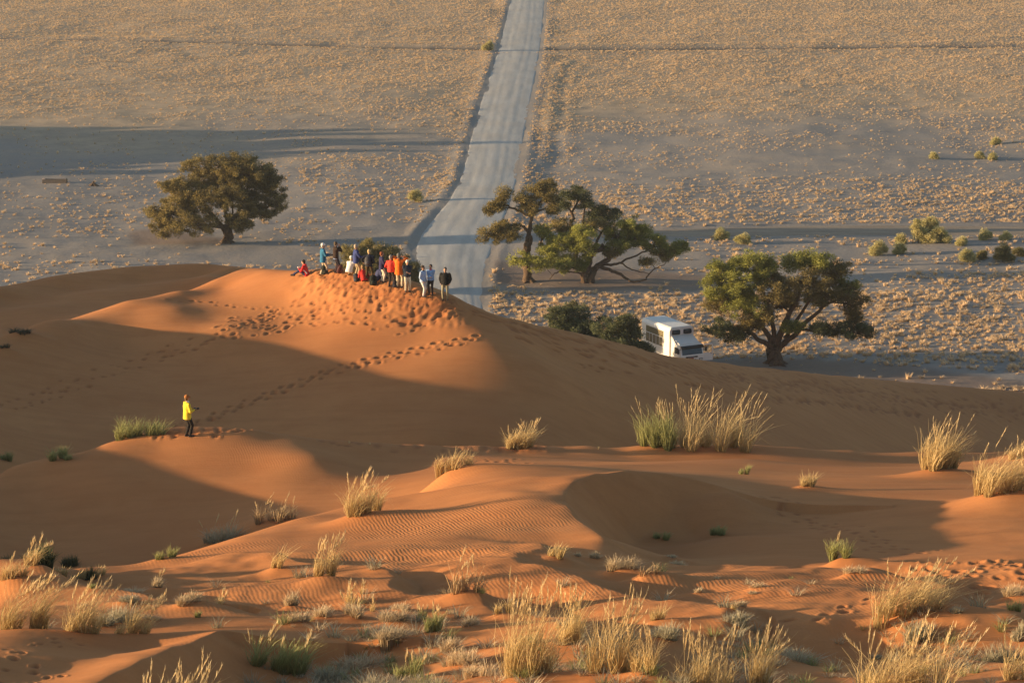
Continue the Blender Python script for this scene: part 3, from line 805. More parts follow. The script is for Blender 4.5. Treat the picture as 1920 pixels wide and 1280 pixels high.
# old graded windrow running beside the road on its right
WRP = [plain_pt(px, py) for px, py in ((1070,112),(1048,122),(1038,150),(1032,190),(1028,230),(1023,270),(1016,305))][::-1]
WY = np.array([p[1] for p in WRP]); WX = np.array([p[0] for p in WRP])
def wr_dist(X, Y):
    return np.where((Y > WY[0]) & (Y < WY[-1]), X - np.interp(Y, WY, WX), 50.0)
relief += (.17 * np.exp(-(wr_dist(PXg, PYg) / .8) ** 2) + .07 * np.exp(-((wr_dist(PXg, PYg) - 3.2) / .8) ** 2)) * (.6 + .8 * np.clip(fbm(PXg / 5, PYg / 9, 2, 905) + .4, 0, 1))
sd = PYg - strip_y(PXg)
relief -= .30 * np.exp(-(sd / 2.2) ** 2) * sstep(.3, 3, rd) * vis
relief += .35 * np.exp(-((sd + 5.5) / 1.8) ** 2) * sstep(.3, 3, rd) * vis + .2 * np.exp(-((sd - 6) / 2.5) ** 2) * sstep(.3, 3, rd) * vis
wr_ = sstep(1.0, .1, rd); relief = relief * (1 - wr_) + (.012 + .05 * fbm(PXg / 2.2, PYg / 3.5, 3, 401)) * wr_ * sstep(-1.6, -.2, rd) - .06 * sstep(-.6, -2.0, rd)
wt_ = sstep(.9, .1, td); relief = relief * (1 - wt_) + np.minimum(relief, -.05) * wt_
# the distant dune beyond the left edge whose shadow lies across the plain
hx = (PXg + 175) / 60.0
Yh = plain_pt(0, 290)[1]
dyh = PYg - Yh - 6
hill = (18.5 + 3.0 * fbm(PXg / 40, PYg / 9, 3, 611) + 11 * fbm(PXg / 300, PYg / 2.2, 3, 615)) * np.exp(-(hx ** 2)) * np.where(dyh > 0, np.exp(-(dyh / 22.0) ** 2), np.exp(-(dyh / 46.0) ** 2))
relief = relief + hill * sstep(-88, -100, PXg)
bare = np.zeros_like(PXg)
for P, a in (([(240,432),(300,425),(420,448),(420,458),(250,462)], 1), ([(930,492),(1000,490),(1240,508),(1330,512),(1330,540),(1080,545),(930,530)], 1),
             ([(1180,690),(1330,680),(1500,676),(1700,688),(1920,715),(1960,745),(1500,760),(1180,740)], 1)):
    bare = np.maximum(bare, poly_mask(PXg, PYg, pxpoly(P)) * a)
bare = (bare + np.roll(bare, 1, 0) + np.roll(bare, -1, 0) + np.roll(bare, 1, 1) + np.roll(bare, -1, 1)) / 5
strip = np.exp(-(sd / 2.6) ** 2) * sstep(0, 2, rd)
m = NT('plain_soil')
co = m.coord()
n1 = m.noise(co, .02, 4, .6)
n2 = m.noise(co, .25, 5, .65)
n3 = m.noise(co, 3.0, 4, .7)
c1 = m.ramp(n1, [(.35, (.265, .255, .242)), (.65, (.345, .315, .28))])
c2 = m.mix(m.ramp(n2, [(.42, 0), (.72, .6)]), c1, (.42, .335, .25))
c3 = m.mix(m.ramp(n3, [(.35, .35), (.6, 0)]), c2, (.19, .18, .165))
c4 = m.mix(m.math('MULTIPLY', m.attr('bare'), .55), c3, (.22, .135, .085))
c5 = m.mix(m.math('MULTIPLY', m.attr('strip'), .95), c4, (.085, .075, .062))
c5 = m.mix(m.math('MULTIPLY', m.attr('litter'), .75), c5, m.ramp(n2, [(.3, (.36, .27, .17)), (.7, (.56, .43, .28))]))
b = m.bump(m.math('ADD', m.noise(co, 2.2, 5, .7), m.math('MULTIPLY', n2, 1.5)), .55, .10)
m.bsdf(c5, .95, b, spec=.1)
SOIL = m.m
plain = obj('ground', np_mesh('ground', np.stack([PXg.ravel(), PYg.ravel(), relief.ravel()], 1), grid_faces(*PXg.shape), mats=[SOIL],
            attrs={'bare': bare, 'strip': strip, 'litter': sstep(375, 450, PYg + 60 * fbm(PXg / 30, PYg / 30, 3, 801)) * (1 - strip) * sstep(.5, 3, rd)}))
tag(plain, kind='structure')
def pz(x, y):
    """height of the plain mesh (scalar)"""
    i = int(np.clip(np.searchsorted(pr, y) - 1, 0, len(pr) - 2)); ym = max(y, 190)
    j = int(np.clip(np.searchsorted(pu, x / ym) - 1, 0, len(pu) - 2))
    v = (y - pr[i]) / (pr[i + 1] - pr[i]); u = (x / ym - pu[j]) / (pu[j + 1] - pu[j])
    return float((relief[i, j] * (1 - u) + relief[i, j + 1] * u) * (1 - v) + (relief[i + 1, j] * (1 - u) + relief[i + 1, j + 1] * u) * v)
def pzv(X, Y):
    i = np.clip(np.searchsorted(pr, Y) - 1, 0, len(pr) - 2); ym = np.maximum(Y, 190)
    j = np.clip(np.searchsorted(pu, X / ym) - 1, 0, len(pu) - 2)
    v = (Y - pr[i]) / (pr[i + 1] - pr[i]); u = (X / ym - pu[j]) / (pu[j + 1] - pu[j])
    return (relief[i, j] * (1 - u) + relief[i, j + 1] * u) * (1 - v) + (relief[i + 1, j] * (1 - u) + relief[i + 1, j + 1] * u) * v

# ---- gravel road: crowned strip with wheel ruts
ry = np.concatenate([np.linspace(RY[0], 420, 260), np.linspace(420, RY[-1], 220)[1:]])
ra = np.interp(ry, RY, RA); rb = np.interp(ry, RY, RB)
k = np.ones(9) / 9
ra = np.convolve(np.pad(ra, 4, 'edge'), k, 'valid'); rb = np.convolve(np.pad(rb, 4, 'edge'), k, 'valid')
tt = np.linspace(0, 1, 41)
rx = ra[:, None] * (1 - tt) + rb[:, None] * tt
ryy = np.repeat(ry[:, None], 41, 1)
rz = .012 + .10 * np.sin(tt * math.pi)[None] + 0 * rx
for c_, w_, dz in ((.22, .05, .014), (.38, .05, .012), (.62, .05, .016), (.78, .045, .012)):
    wob = .02 * np.sin(ry / 37 + c_ * 9)[:, None]
    rz = rz - dz * np.exp(-((tt[None] - c_ - wob) / w_) ** 2)
rz += (fbm(rx / 1.6, ryy / 9, 3, 91)) * .022 + fbm(rx / 8, ryy / 14, 2, 93) * .04
rz = np.maximum(rz, .012)
rz[:, 0] = -.03; rz[:, -1] = -.03
m = NT('gravel_road')
co = m.coord()
st = m.noise(m.coord((1.0, .12, 1)), .8, 4, .6)
c1 = m.ramp(st, [(.35, (.40, .412, .40)), (.65, (.53, .53, .50))])
c2 = m.mix(m.ramp(m.noise(co, .12, 3), [(.4, 0), (.7, .45)]), c1, (.50, .45, .38))
c3 = m.mix(m.ramp(m.noise(co, 6, 4, .7), [(.35, .25), (.6, 0)]), c2, (.25, .23, .20))
m.bsdf(c3, .9, m.bump(m.noise(co, 4, 5, .7), .5, .04), spec=.15)
ROADM = m.m
road = obj('gravel_road', np_mesh('gravel_road', np.stack([rx.ravel(), ryy.ravel(), rz.ravel()], 1), grid_faces(*rx.shape), mats=[ROADM]))
tag(road, kind='structure')
sx_ = np.linspace(TX[0] - 4, TX[-1], 160); cw = np.linspace(-1, 1, 13)
cy = np.interp(sx_, TX, TYc); hw = np.interp(sx_, TX, THW) * sstep(TX[0] - 5, TX[0] + 6, sx_)
sX = np.repeat(sx_[:, None], 13, 1); sY = cy[:, None] + hw[:, None] * cw[None]
sZ = .012 + .03 * (1 - cw[None] ** 2) - .06 * (np.exp(-((np.abs(cw) - .5) / .15) ** 2))[None] + 0 * sX
sZ = np.maximum(sZ, .01); sZ[:, 0] = -.04; sZ[:, -1] = -.04
m = NT('track_dirt')
co = m.coord()
c1 = m.ramp(m.noise(m.coord((.1, 1, 1)), 1.2, 4, .6), [(.35, (.27, .225, .175)), (.65, (.40, .33, .25))])
c2 = m.mix(m.ramp(m.noise(co, 3, 4, .7), [(.35, .4), (.6, 0)]), c1, (.22, .18, .14))
m.bsdf(c2, .95, m.bump(m.noise(co, 2.5, 5, .7), .6, .08), spec=.1)
trk = obj('side_track', np_mesh('side_track', np.stack([sX.ravel(), sY.ravel(), sZ.ravel()], 1), grid_faces(*sX.shape)[:, ::-1], mats=[m.m]))
tag(trk, kind='structure')

# ---- dry grass tufts over the plain
def blade_tuft(n, h, w, seed, spread=.5, droop=.35, seg=2, bw=.016):
    """a small tuft of ribbons; returns verts, tri/quads, tint"""
    r = random.Random(seed)
    V, F, T = [], [], []
    for i in range(n):
        a = r.uniform(0, 2 * math.pi); rad = w * .5 * math.sqrt(r.random()) * .5
        bx, by = rad * math.cos(a), rad * math.sin(a)
        a2 = a + r.gauss(0, .6)
        out = w * .5 * r.uniform(.2, 1.0) * spread * 2
        hh = h * r.uniform(.5, 1.0)
        wd = bw * r.uniform(.7, 1.3)
        pa = a2 + math.pi / 2 + r.gauss(0, .5)
        dx, dy = wd * math.cos(pa), wd * math.sin(pa)
        tn = r.random()
        base = len(V)
        for s in range(seg + 1):
            t = s / seg
            x = bx + math.cos(a2) * out * t ** 1.5; y = by + math.sin(a2) * out * t ** 1.5
            z = hh * (t - droop * t * t * .5)
            k = 1 - .85 * t
            V.append((x - dx * k, y - dy * k, z)); V.append((x + dx * k, y + dy * k, z)); T += [tn * .6 + .4 * t] * 2
        for s in range(seg):
            b_ = base + 2 * s
            F.append((b_, b_ + 1, b_ + 3, b_ + 2))
    return V, F, T
def grass_mat(name, c_lo, c_hi, trans=.25, rnd=0.15, rough=.7):
    m = NT(name)
    tint = m.attr('tint')
    col = m.ramp(tint, [(0, c_lo), (1, c_hi)])
    oi = m.n('ShaderNodeObjectInfo')
    hsv = m.n('ShaderNodeHueSaturation')
    hsv.inputs['Hue'].default_value = .5
    m.L(col, hsv.inputs['Color'])
    m.L(m.math('ADD', m.math('MULTIPLY', oi.outputs['Random'], rnd * 2), 1 - rnd), hsv.inputs['Value'])
    b = m.n('ShaderNodeBsdfPrincipled')
    m.L(hsv.outputs[0], b.inputs['Base Color'])
    b.inputs['Roughness'].default_value = rough
    b.inputs['Specular IOR Level'].default_value = .2
    tr = m.n('ShaderNodeBsdfTranslucent')
    m.L(hsv.outputs[0], tr.inputs['Color'])
    mx = m.n('ShaderNodeMixShader')
    mx.inputs[0].default_value = trans
    m.L(b.outputs[0], mx.inputs[1]); m.L(tr.outputs[0], mx.inputs[2])
    m.L(mx.outputs[0], m.out.inputs[0])
    return m.m
G_PLAIN = grass_mat('dry_tuft', (.52, .37, .21), (.84, .64, .41), .22, .2)
kinds = bpy.data.collections.new('tuft_kinds')
for i in range(5):
    V, F, T = blade_tuft(34, .34 + .05 * i, .50 + .04 * (i % 3), 100 + i, .55, .5, 2, .028)
    o = bpy.data.objects.new('tuft_kind', np_mesh('tuft_kind', V, F, mats=[G_PLAIN], attrs={'tint': T}))
    kinds.objects.link(o)
# scatter points
N0 = 250000
uu = rng.uniform(-.222, .222, N0)
y0, y1 = 218.0, 640.0
yy = np.sqrt(rng.uniform(y0 ** 2, y1 ** 2, N0))
xx = uu * yy
PX_ = 960 + FP * xx / (yy * CP + CAMZ * SP); PY_ = 640 - FP * (yy * SP - CAMZ * CP) / (yy * CP + CAMZ * SP)
patch = 1.25 * fbm(xx / 18, yy / 18, 4, 201) + .8 * fbm(xx / 3.2, yy / 3.2, 3, 205)
dens = np.full(N0, .34) + patch * .55
left = PX_ < np.interp(PY_, [0, 300, 560], [955, 870, 820])
farm = sstep(235, 100, PY_)
dens = dens * (1 - farm) + farm * (.95 + patch * .45)
dens *= np.where(left & (PY_ > 225) & (PY_ < 300) & (PX_ < 760), .25 + .5 * sstep(420, 760, PX_), 1)
dens *= np.where(left & (PY_ > 290) & (PX_ < 560), .42, 1)
dens *= np.where(left & (PY_ > 330) & (PX_ > 540) & (PX_ < 860), 1.0, 1)
dens += np.where((~left) & (PY_ > 335) & (PY_ < 415), .22, 0) + np.where((~left) & (PY_ > 545), .45, 0) + np.where((~left) & (PY_ > 470) & (PX_ > 1600), .12, 0)
dens *= np.where((~left) & (PY_ > 255) & (PY_ < 335), .55, 1)
R = road_dist(xx, yy); Tk = track_dist(xx, yy)
dens += .6 * np.exp(-((R - 2.2) / 1.6) ** 2) * (fbm(xx / 5, yy / 12, 2, 301) > -.12) * (PY_ < 360)
dens += .8 * np.exp(-(wr_dist(xx, yy) / 1.0) ** 2) + .5 * np.exp(-((wr_dist(xx, yy) - 3.2) / 1.0) ** 2)
dens *= (R > .6) * (Tk > .5)
sdd = yy - strip_y(xx)
dens *= 1 - .95 * np.exp(-(sdd / 2.4) ** 2)
dens += .35 * np.exp(-((sdd + 6) / 2.0) ** 2) + .3 * np.exp(-((sdd - 6) / 2.5) ** 2) * (R > 1)
for P in ([(240,432),(300,425),(420,448),(420,458),(250,462)], [(930,492),(1000,490),(1240,508),(1330,512),(1330,535),(1080,542),(930,530)],
          [(1180,690),(1330,680),(1500,678),(1700,690),(1920,700),(1960,722),(1500,760),(1180,740)],
          [(880,420),(930,420),(1000,470),(1240,470),(1290,500),(900,500)]):
    dens *= np.where(poly_mask(xx, yy, pxpoly(P)), .06, 1)
# clear of the dunes
cover = hz(xx, np.minimum(yy, 261)) * (yy < 258)
dens *= ~((cover > .05) & (xx > -50) & (xx < 60))
sel = rng.random(N0) < np.clip(dens, 0, 1) * .92
xx, yy, R, PYs = xx[sel], yy[sel], R[sel], PY_[sel]
big = sstep(250, 560, PYs)
sc_ = (.4 + .75 * rng.random(len(xx)) ** 1.6) * (.72 + .43 * big) * np.where(rng.random(len(xx)) < .08, 1.45, 1)
zz = pzv(xx, yy) - .03
pts = bpy.data.meshes.new('plain_grass')
pts.vertices.add(len(xx))
pts.vertices.foreach_set('co', np.stack([xx, yy, zz], 1).astype(np.float32).ravel())
for nm, dt, val in (('scl', 'FLOAT', sc_), ('rz', 'FLOAT', rng.uniform(0, 6.28, len(xx))), ('pick', 'INT', rng.integers(0, 5, len(xx)))):
    at = pts.attributes.new(nm, dt, 'POINT')
    at.data.foreach_set('value', val.astype(np.float32 if dt == 'FLOAT' else np.int32))
def scatter_tree(name, coll):
    g = bpy.data.node_groups.new(name, 'GeometryNodeTree')
    g.interface.new_socket('Geometry', in_out='INPUT', socket_type='NodeSocketGeometry')
    g.interface.new_socket('Geometry', in_out='OUTPUT', socket_type='NodeSocketGeometry')
    N = g.nodes.new; L = g.links.new
    gi, go = N('NodeGroupInput'), N('NodeGroupOutput')
    ci = N('GeometryNodeCollectionInfo'); ci.inputs['Collection'].default_value = coll
    ci.inputs['Separate Children'].default_value = True; ci.inputs['Reset Children'].default_value = True
    ip = N('GeometryNodeInstanceOnPoints'); ip.inputs['Pick Instance'].default_value = True
    def na(n, t):
        a = N('GeometryNodeInputNamedAttribute'); a.data_type = t; a.inputs['Name'].default_value = n
        return a.outputs['Attribute']
    cb = N('ShaderNodeCombineXYZ')
    L(gi.outputs[0], ip.inputs['Points']); L(ci.outputs[0], ip.inputs['Instance'])
    L(na('pick', 'INT'), ip.inputs['Instance Index']); L(na('rz', 'FLOAT'), cb.inputs[2])
    er = N('FunctionNodeEulerToRotation'); L(cb.outputs[0], er.inputs[0]); L(er.outputs[0], ip.inputs['Rotation'])
    L(na('scl', 'FLOAT'), ip.inputs['Scale'])
    L(ip.outputs[0], go.inputs[0])
    return g
pg = obj('plain_grass', pts)
md = pg.modifiers.new('scatter', 'NODES'); md.node_group = scatter_tree('scatter_tufts', kinds)
tag(pg, 'dry golden grass tufts scattered all over the plain', 'grass', kind='stuff')
print('TUFTS', len(xx))
# ------------------------------------------------------------------ grass clumps on the sand
G_GOLD = grass_mat('straw_grass', (.36, .25, .10), (.84, .66, .34), .32, .10)
G_PLUME = grass_mat('plume', (.62, .46, .22), (.88, .72, .44), .30, .08)
G_GREEN = grass_mat('green_grass', (.17, .18, .06), (.50, .50, .21), .32, .10)
G_GREY = grass_mat('grey_bush', (.24, .21, .13), (.60, .54, .38), .25, .12)
G_PALE = grass_mat('pale_tuft', (.34, .24, .13), (.80, .66, .44), .25, .12)
G_DEAD = grass_mat('dead_straw', (.24, .15, .08), (.66, .50, .28), .15, .12)
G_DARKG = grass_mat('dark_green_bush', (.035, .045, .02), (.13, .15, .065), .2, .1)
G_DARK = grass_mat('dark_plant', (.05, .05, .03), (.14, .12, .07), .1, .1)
STYLE = {   # material, blades per metre width, width of blade, droop, fan
 'gold': (G_GOLD, 1.0, .0070, .46, 1.08), 'green': (G_GREEN, 1.3, .010, .45, .95), 'grey': (G_GREY, 1.5, .009, .30, 1.0),
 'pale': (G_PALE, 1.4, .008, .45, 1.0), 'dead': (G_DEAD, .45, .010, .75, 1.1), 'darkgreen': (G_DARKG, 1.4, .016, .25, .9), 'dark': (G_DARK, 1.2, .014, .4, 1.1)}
def clump_mesh(seed, h, w, kind, lean, n, bw, droop, fan, plumes):
    r = random.Random(seed)
    V, F, T = [], [], []
    PV, PF, PT = [], [], []
    seg = 4
    # several tussocks grow together into one clump
    nt_ = 1 if w < .35 else max(2, min(7, int(round(w / .38))))
    low = kind in ('grey', 'pale', 'darkgreen', 'dark')
    tus = []
    for k in range(nt_):
        f = (k + .5) / nt_ * 2 - 1 if nt_ > 1 else 0
        tus.append((f * w * .34 + r.gauss(0, .05) * w, r.gauss(0, .12) * w, r.uniform(.6, 1.0) if k != nt_ // 2 else 1.0, r.uniform(.75, 1.25)))
    for i in range(n):
        tx_, ty_, th_, tw_ = tus[r.randrange(nt_)]
        a = r.uniform(0, 2 * math.pi)
        q = math.sqrt(r.random())
        br = w * (.13 if not low else .24) / math.sqrt(nt_) * 1.4
        bx, by = tx_ + br * q * math.cos(a), ty_ + br * q * math.sin(a)
        a2 = a + r.gauss(0, .5)
        hh = h * th_ * (r.uniform(.4, 1.0) if not low else r.uniform(.35, 1.0) * (1.1 - .55 * q * q))
        spread = (.34 * hh + .16 * w) if not low else .5 * w
        out = spread * r.random() ** .8 * fan * tw_ * (.35 + .65 * q)
        isp = i < plumes
        if isp:
            hh = h * r.uniform(.82, 1.08); out *= .7
        dx0, dy0 = math.cos(a2) * out + lean * hh * r.uniform(.5, 1.2), math.sin(a2) * out * .8
        dr = droop * r.uniform(.3, 1.6) * (.5 if isp else 1)
        if kind == 'gold' and r.random() < .22:
            dr *= 2.3; dx0 *= 1.35
        wd = bw * r.uniform(.7, 1.3)
        pa = r.uniform(0, math.pi)
        ex, ey = wd * math.cos(pa), wd * math.sin(pa)
        kx, ky = r.gauss(0, .04) * h, r.gauss(0, .04) * h
        tn = r.random()
        base = len(V)
        pts = []
        for s in range(seg + 1):
            t = s / seg
            x = bx + dx0 * t ** 1.6 + kx * math.sin(t * 5)
            y = by + dy0 * t ** 1.6 + ky * math.sin(t * 4)
            z = hh * (t - dr * .5 * t ** 2.6)
            pts.append((x, y, z))
            k = max(.12, 1 - .8 * t)
            V.append((x - ex * k, y - ey * k, z)); V.append((x + ex * k, y + ey * k, z)); T += [min(1, .45 * tn + .6 * t)] * 2
        for s in range(seg):
            b_ = base + 2 * s
            F.append((b_, b_ + 1, b_ + 3, b_ + 2))
        if isp:                                        # feathery seed head: bundle of short slivers along the top
            (x0, y0, z0), (x1, y1, z1) = pts[-2], pts[-1]
            for j in range(15):
                t = -.35 + 1.4 * j / 14
                px, py, pz_ = x0 + (x1 - x0) * t, y0 + (y1 - y0) * t, z0 + (z1 - z0) * t
                L = .13 * r.uniform(.7, 1.3)
                aa = r.uniform(0, 6.28)
                ux, uy = math.cos(aa) * .03, math.sin(aa) * .03
                b_ = len(PV)
                tx, ty, tz = (x1 - x0) * .25 + ux, (y1 - y0) * .25 + uy, L
                PV += [(px - uy * .35, py + ux * .35, pz_), (px + uy * .35, py - ux * .35, pz_), (px + tx, py + ty, pz_ + tz)]
                PF.append((b_, b_ + 1, b_ + 2)); PT += [.4 * tn, .4 * tn, 1]
    return (V, F, T), (PV, PF, PT)
CLN = {'gold': 'grass_clump', 'green': 'green_grass_clump', 'grey': 'grey_bush', 'pale': 'grass_tuft', 'dead': 'dead_grass_clump', 'darkgreen': 'dark_bush', 'dark': 'low_plant'}
for ci, (c, (x, y)) in enumerate(zip(CL, CLP)):
    px, py, hp, wp, kind, lean, mound, plumes, label = c
    d = y * CP - (hz2(x, y) - CAMZ) * SP
    h, w = hp / FP * d * 1.05, wp / FP * d * .98
    mat, dn, bw, dr, fan = STYLE[kind]
    n = int(max(10, min(640, 205 * dn * w * (1.0 + .25 * min(h, 2)))))
    if kind in ('grey', 'pale', 'darkgreen'): n = int(max(60, min(560, n * 2.4)))
    if wp < 14: n = 5
    bw_ = max(bw * (1 if hp > 30 else .9), d / FP * .58)      # slender blades
    # wide clumps are broken into several tussocks growing together
    plumes = int(plumes * 2.2)
    if kind == 'gold': lean += .10
    (V, F, T), (PV, PF, PT) = clump_mesh(1000 + ci, h, w, kind, lean, n, bw_, dr, fan, plumes)
    z0 = hz2(x, y)
    V = [(a, b, cc + (hz2(x + a, y + b) - z0 if abs(a) < w and cc < .02 else 0)) for (a, b, cc) in V]
    root = empty(CLN[kind], (x, y, z0 - .02), 0, label, 'bush' if 'bush' in CLN[kind] else ('plant' if kind == 'dark' else 'grass'), 'grass and low plants on the dunes')
    tag(obj('blades', np_mesh('blades', V, F, mats=[mat], attrs={'tint': T}), root), kind='stuff')
    if PV:
        tag(obj('seed_heads', np_mesh('seed_heads', PV, PF, mats=[G_PLUME], attrs={'tint': PT}), root), kind='stuff')

# ---- low scrub carpet between the clumps in the foreground
scrub = bpy.data.collections.new('scrub_kinds')
for i, mt in enumerate((G_PALE, G_GREY, G_PALE, G_GREEN, G_GREY)):
    V, F, T = blade_tuft(46, .20 + .03 * i, .34 + .05 * (i % 3), 500 + i, .7, .5, 2, .0065)
    o = bpy.data.objects.new('scrub_kind', np_mesh('scrub_kind', V, F, mats=[mt], attrs={'tint': T}))
    scrub.objects.link(o)
sp = []
for k in range(5200):
    px = random.uniform(-20, 1940); py = random.uniform(1075, 1345)
    dn = .10 + .75 * sstep(1150, 1260, py)
    dn *= (.35 + .65 * sstep(430, 560, px)) if px < 900 else .55
    if px < 440 and py > 1190: continue
    if 480 < px < 960 and py > 1150: dn *= 1.5
    x = (px - 960) / FP * 60; 
    n = float(fbm(np.array([px / 90.0]), np.array([py / 30.0]), 3, 77)[0])
    if random.random() > (dn * .36) * (1 + 2.6 * n): continue
    x, y, z = sand_hit(px, min(py, 1340))
    if py > 1280 and y > 75: continue
    sp.append((x, y, hz2(x, y) - .015))
sp = np.array(sp, dtype=np.float32)
me = bpy.data.meshes.new('low_scrub')
me.vertices.add(len(sp)); me.vertices.foreach_set('co', sp.ravel())
for nm, dt, val in (('scl', 'FLOAT', rng.uniform(.4, 1.6, len(sp))), ('rz', 'FLOAT', rng.uniform(0, 6.28, len(sp))), ('pick', 'INT', rng.integers(0, 5, len(sp)))):
    at = me.attributes.new(nm, dt, 'POINT')
    at.data.foreach_set('value', val.astype(np.float32 if dt == 'FLOAT' else np.int32))
ls = obj('low_scrub', me)
md = ls.modifiers.new('scatter', 'NODES'); md.node_group = scatter_tree('scatter_scrub', scrub)
tag(ls, 'low dry scrub and grass seedlings scattered over the foreground sand', 'scrub', kind='stuff')
print('SCRUB', len(sp))
# ------------------------------------------------------------------ trees and shrubs
def bark_mat(name, a, b):
    m = NT(name)
    co = m.coord((1, 1, .35))
    n = m.noise(co, 6, 5, .7)
    m.bsdf(m.ramp(n, [(.3, a), (.7, b)]), .9, m.bump(n, .8, .06), spec=.15)
    return m.m
BARK = bark_mat('acacia_bark', (.055, .038, .028), (.17, .115, .075))
def leaf_mat(name, lo, hi, trans=.3):
    return grass_mat(name, lo, hi, trans, .0, .6)
L_OLIVE = leaf_mat('olive_leaves', (.080, .072, .028), (.36, .285, .10))
L_GREEN = leaf_mat('green_leaves', (.072, .088, .020), (.41, .41, .095))
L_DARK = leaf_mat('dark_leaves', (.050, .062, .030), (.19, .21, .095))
L_BUSH = leaf_mat('yellow_bush_leaves', (.32, .30, .12), (.68, .60, .28))
L_SHRUB = leaf_mat('shrub_leaves', (.11, .105, .038), (.31, .265, .10))
def tube(V, F, pts, rads, sides=7):
    """tapered tube along a polyline"""
    n = len(pts); base = len(V)
    up = Vector((0, 0, 1))
    for i, (p, r) in enumerate(zip(pts, rads)):
        p = Vector(p)
        t = (Vector(pts[min(i + 1, n - 1)]) - Vector(pts[max(i - 1, 0)]))
        if t.length < 1e-6: t = Vector((0, 0, 1))
        t.normalize()
        a = t.cross(Vector((0.31, .95, .05))); a.normalize(); b = t.cross(a)
        for k in range(sides):
            an = 2 * math.pi * k / sides
            V.append(tuple(p + a * (r * math.cos(an)) + b * (r * math.sin(an))))
    for i in range(n - 1):
        for k in range(sides):
            a = base + i * sides + k; b = base + i * sides + (k + 1) % sides
            F.append((a, b, b + sides, a + sides))
def smooth_line(P, n, jit=0, r=random):
    P = [Vector(p) for p in P]
    out = []
    m_ = len(P) - 1
    for i in range(n + 1):
        t = i / n * m_; k = min(int(t), m_ - 1); f = t - k
        p0, p1, p2, p3 = P[max(k - 1, 0)], P[k], P[k + 1], P[min(k + 2, m_)]
        q = .5 * ((2 * p1) + (p2 - p0) * f + (2 * p0 - 5 * p1 + 4 * p2 - p3) * f * f + (3 * p1 - p0 - 3 * p2 + p3) * f ** 3)
        if jit and 0 < i < n:
            q = q + Vector((r.gauss(0, jit), r.gauss(0, jit), r.gauss(0, jit)))
        out.append(q)
    return out
def leaves(V, F, T, c, rad, n, r, tint, size=.16, flat=.75):
    """sprays of small leaf blades around a point"""
    for i in range(n):
        d = Vector((r.gauss(0, 1), r.gauss(0, 1), r.gauss(0, 1) * flat)); d.normalize()
        q = Vector(c) + Vector((d.x * rad, d.y * rad, d.z * rad * flat)) * (r.random() ** .45)
        L = size * r.uniform(.6, 1.4)
        ax = (d * .6 + Vector((r.gauss(0, .6), r.gauss(0, .6), r.gauss(0, .5) + .25))).normalized()
        sd_ = ax.cross(Vector((r.gauss(0, 1), r.gauss(0, 1), r.gauss(0, 1))))
        if sd_.length < 1e-3: continue
        sd_.normalize(); wv_ = sd_ * (L * .17)
        b = len(V)
        V += [tuple(q - wv_), tuple(q + wv_), tuple(q + ax * L)]
        F.append((b, b + 1, b + 2))
        t = min(1, max(0, tint + r.gauss(0, .16)))
        T += [t] * 3
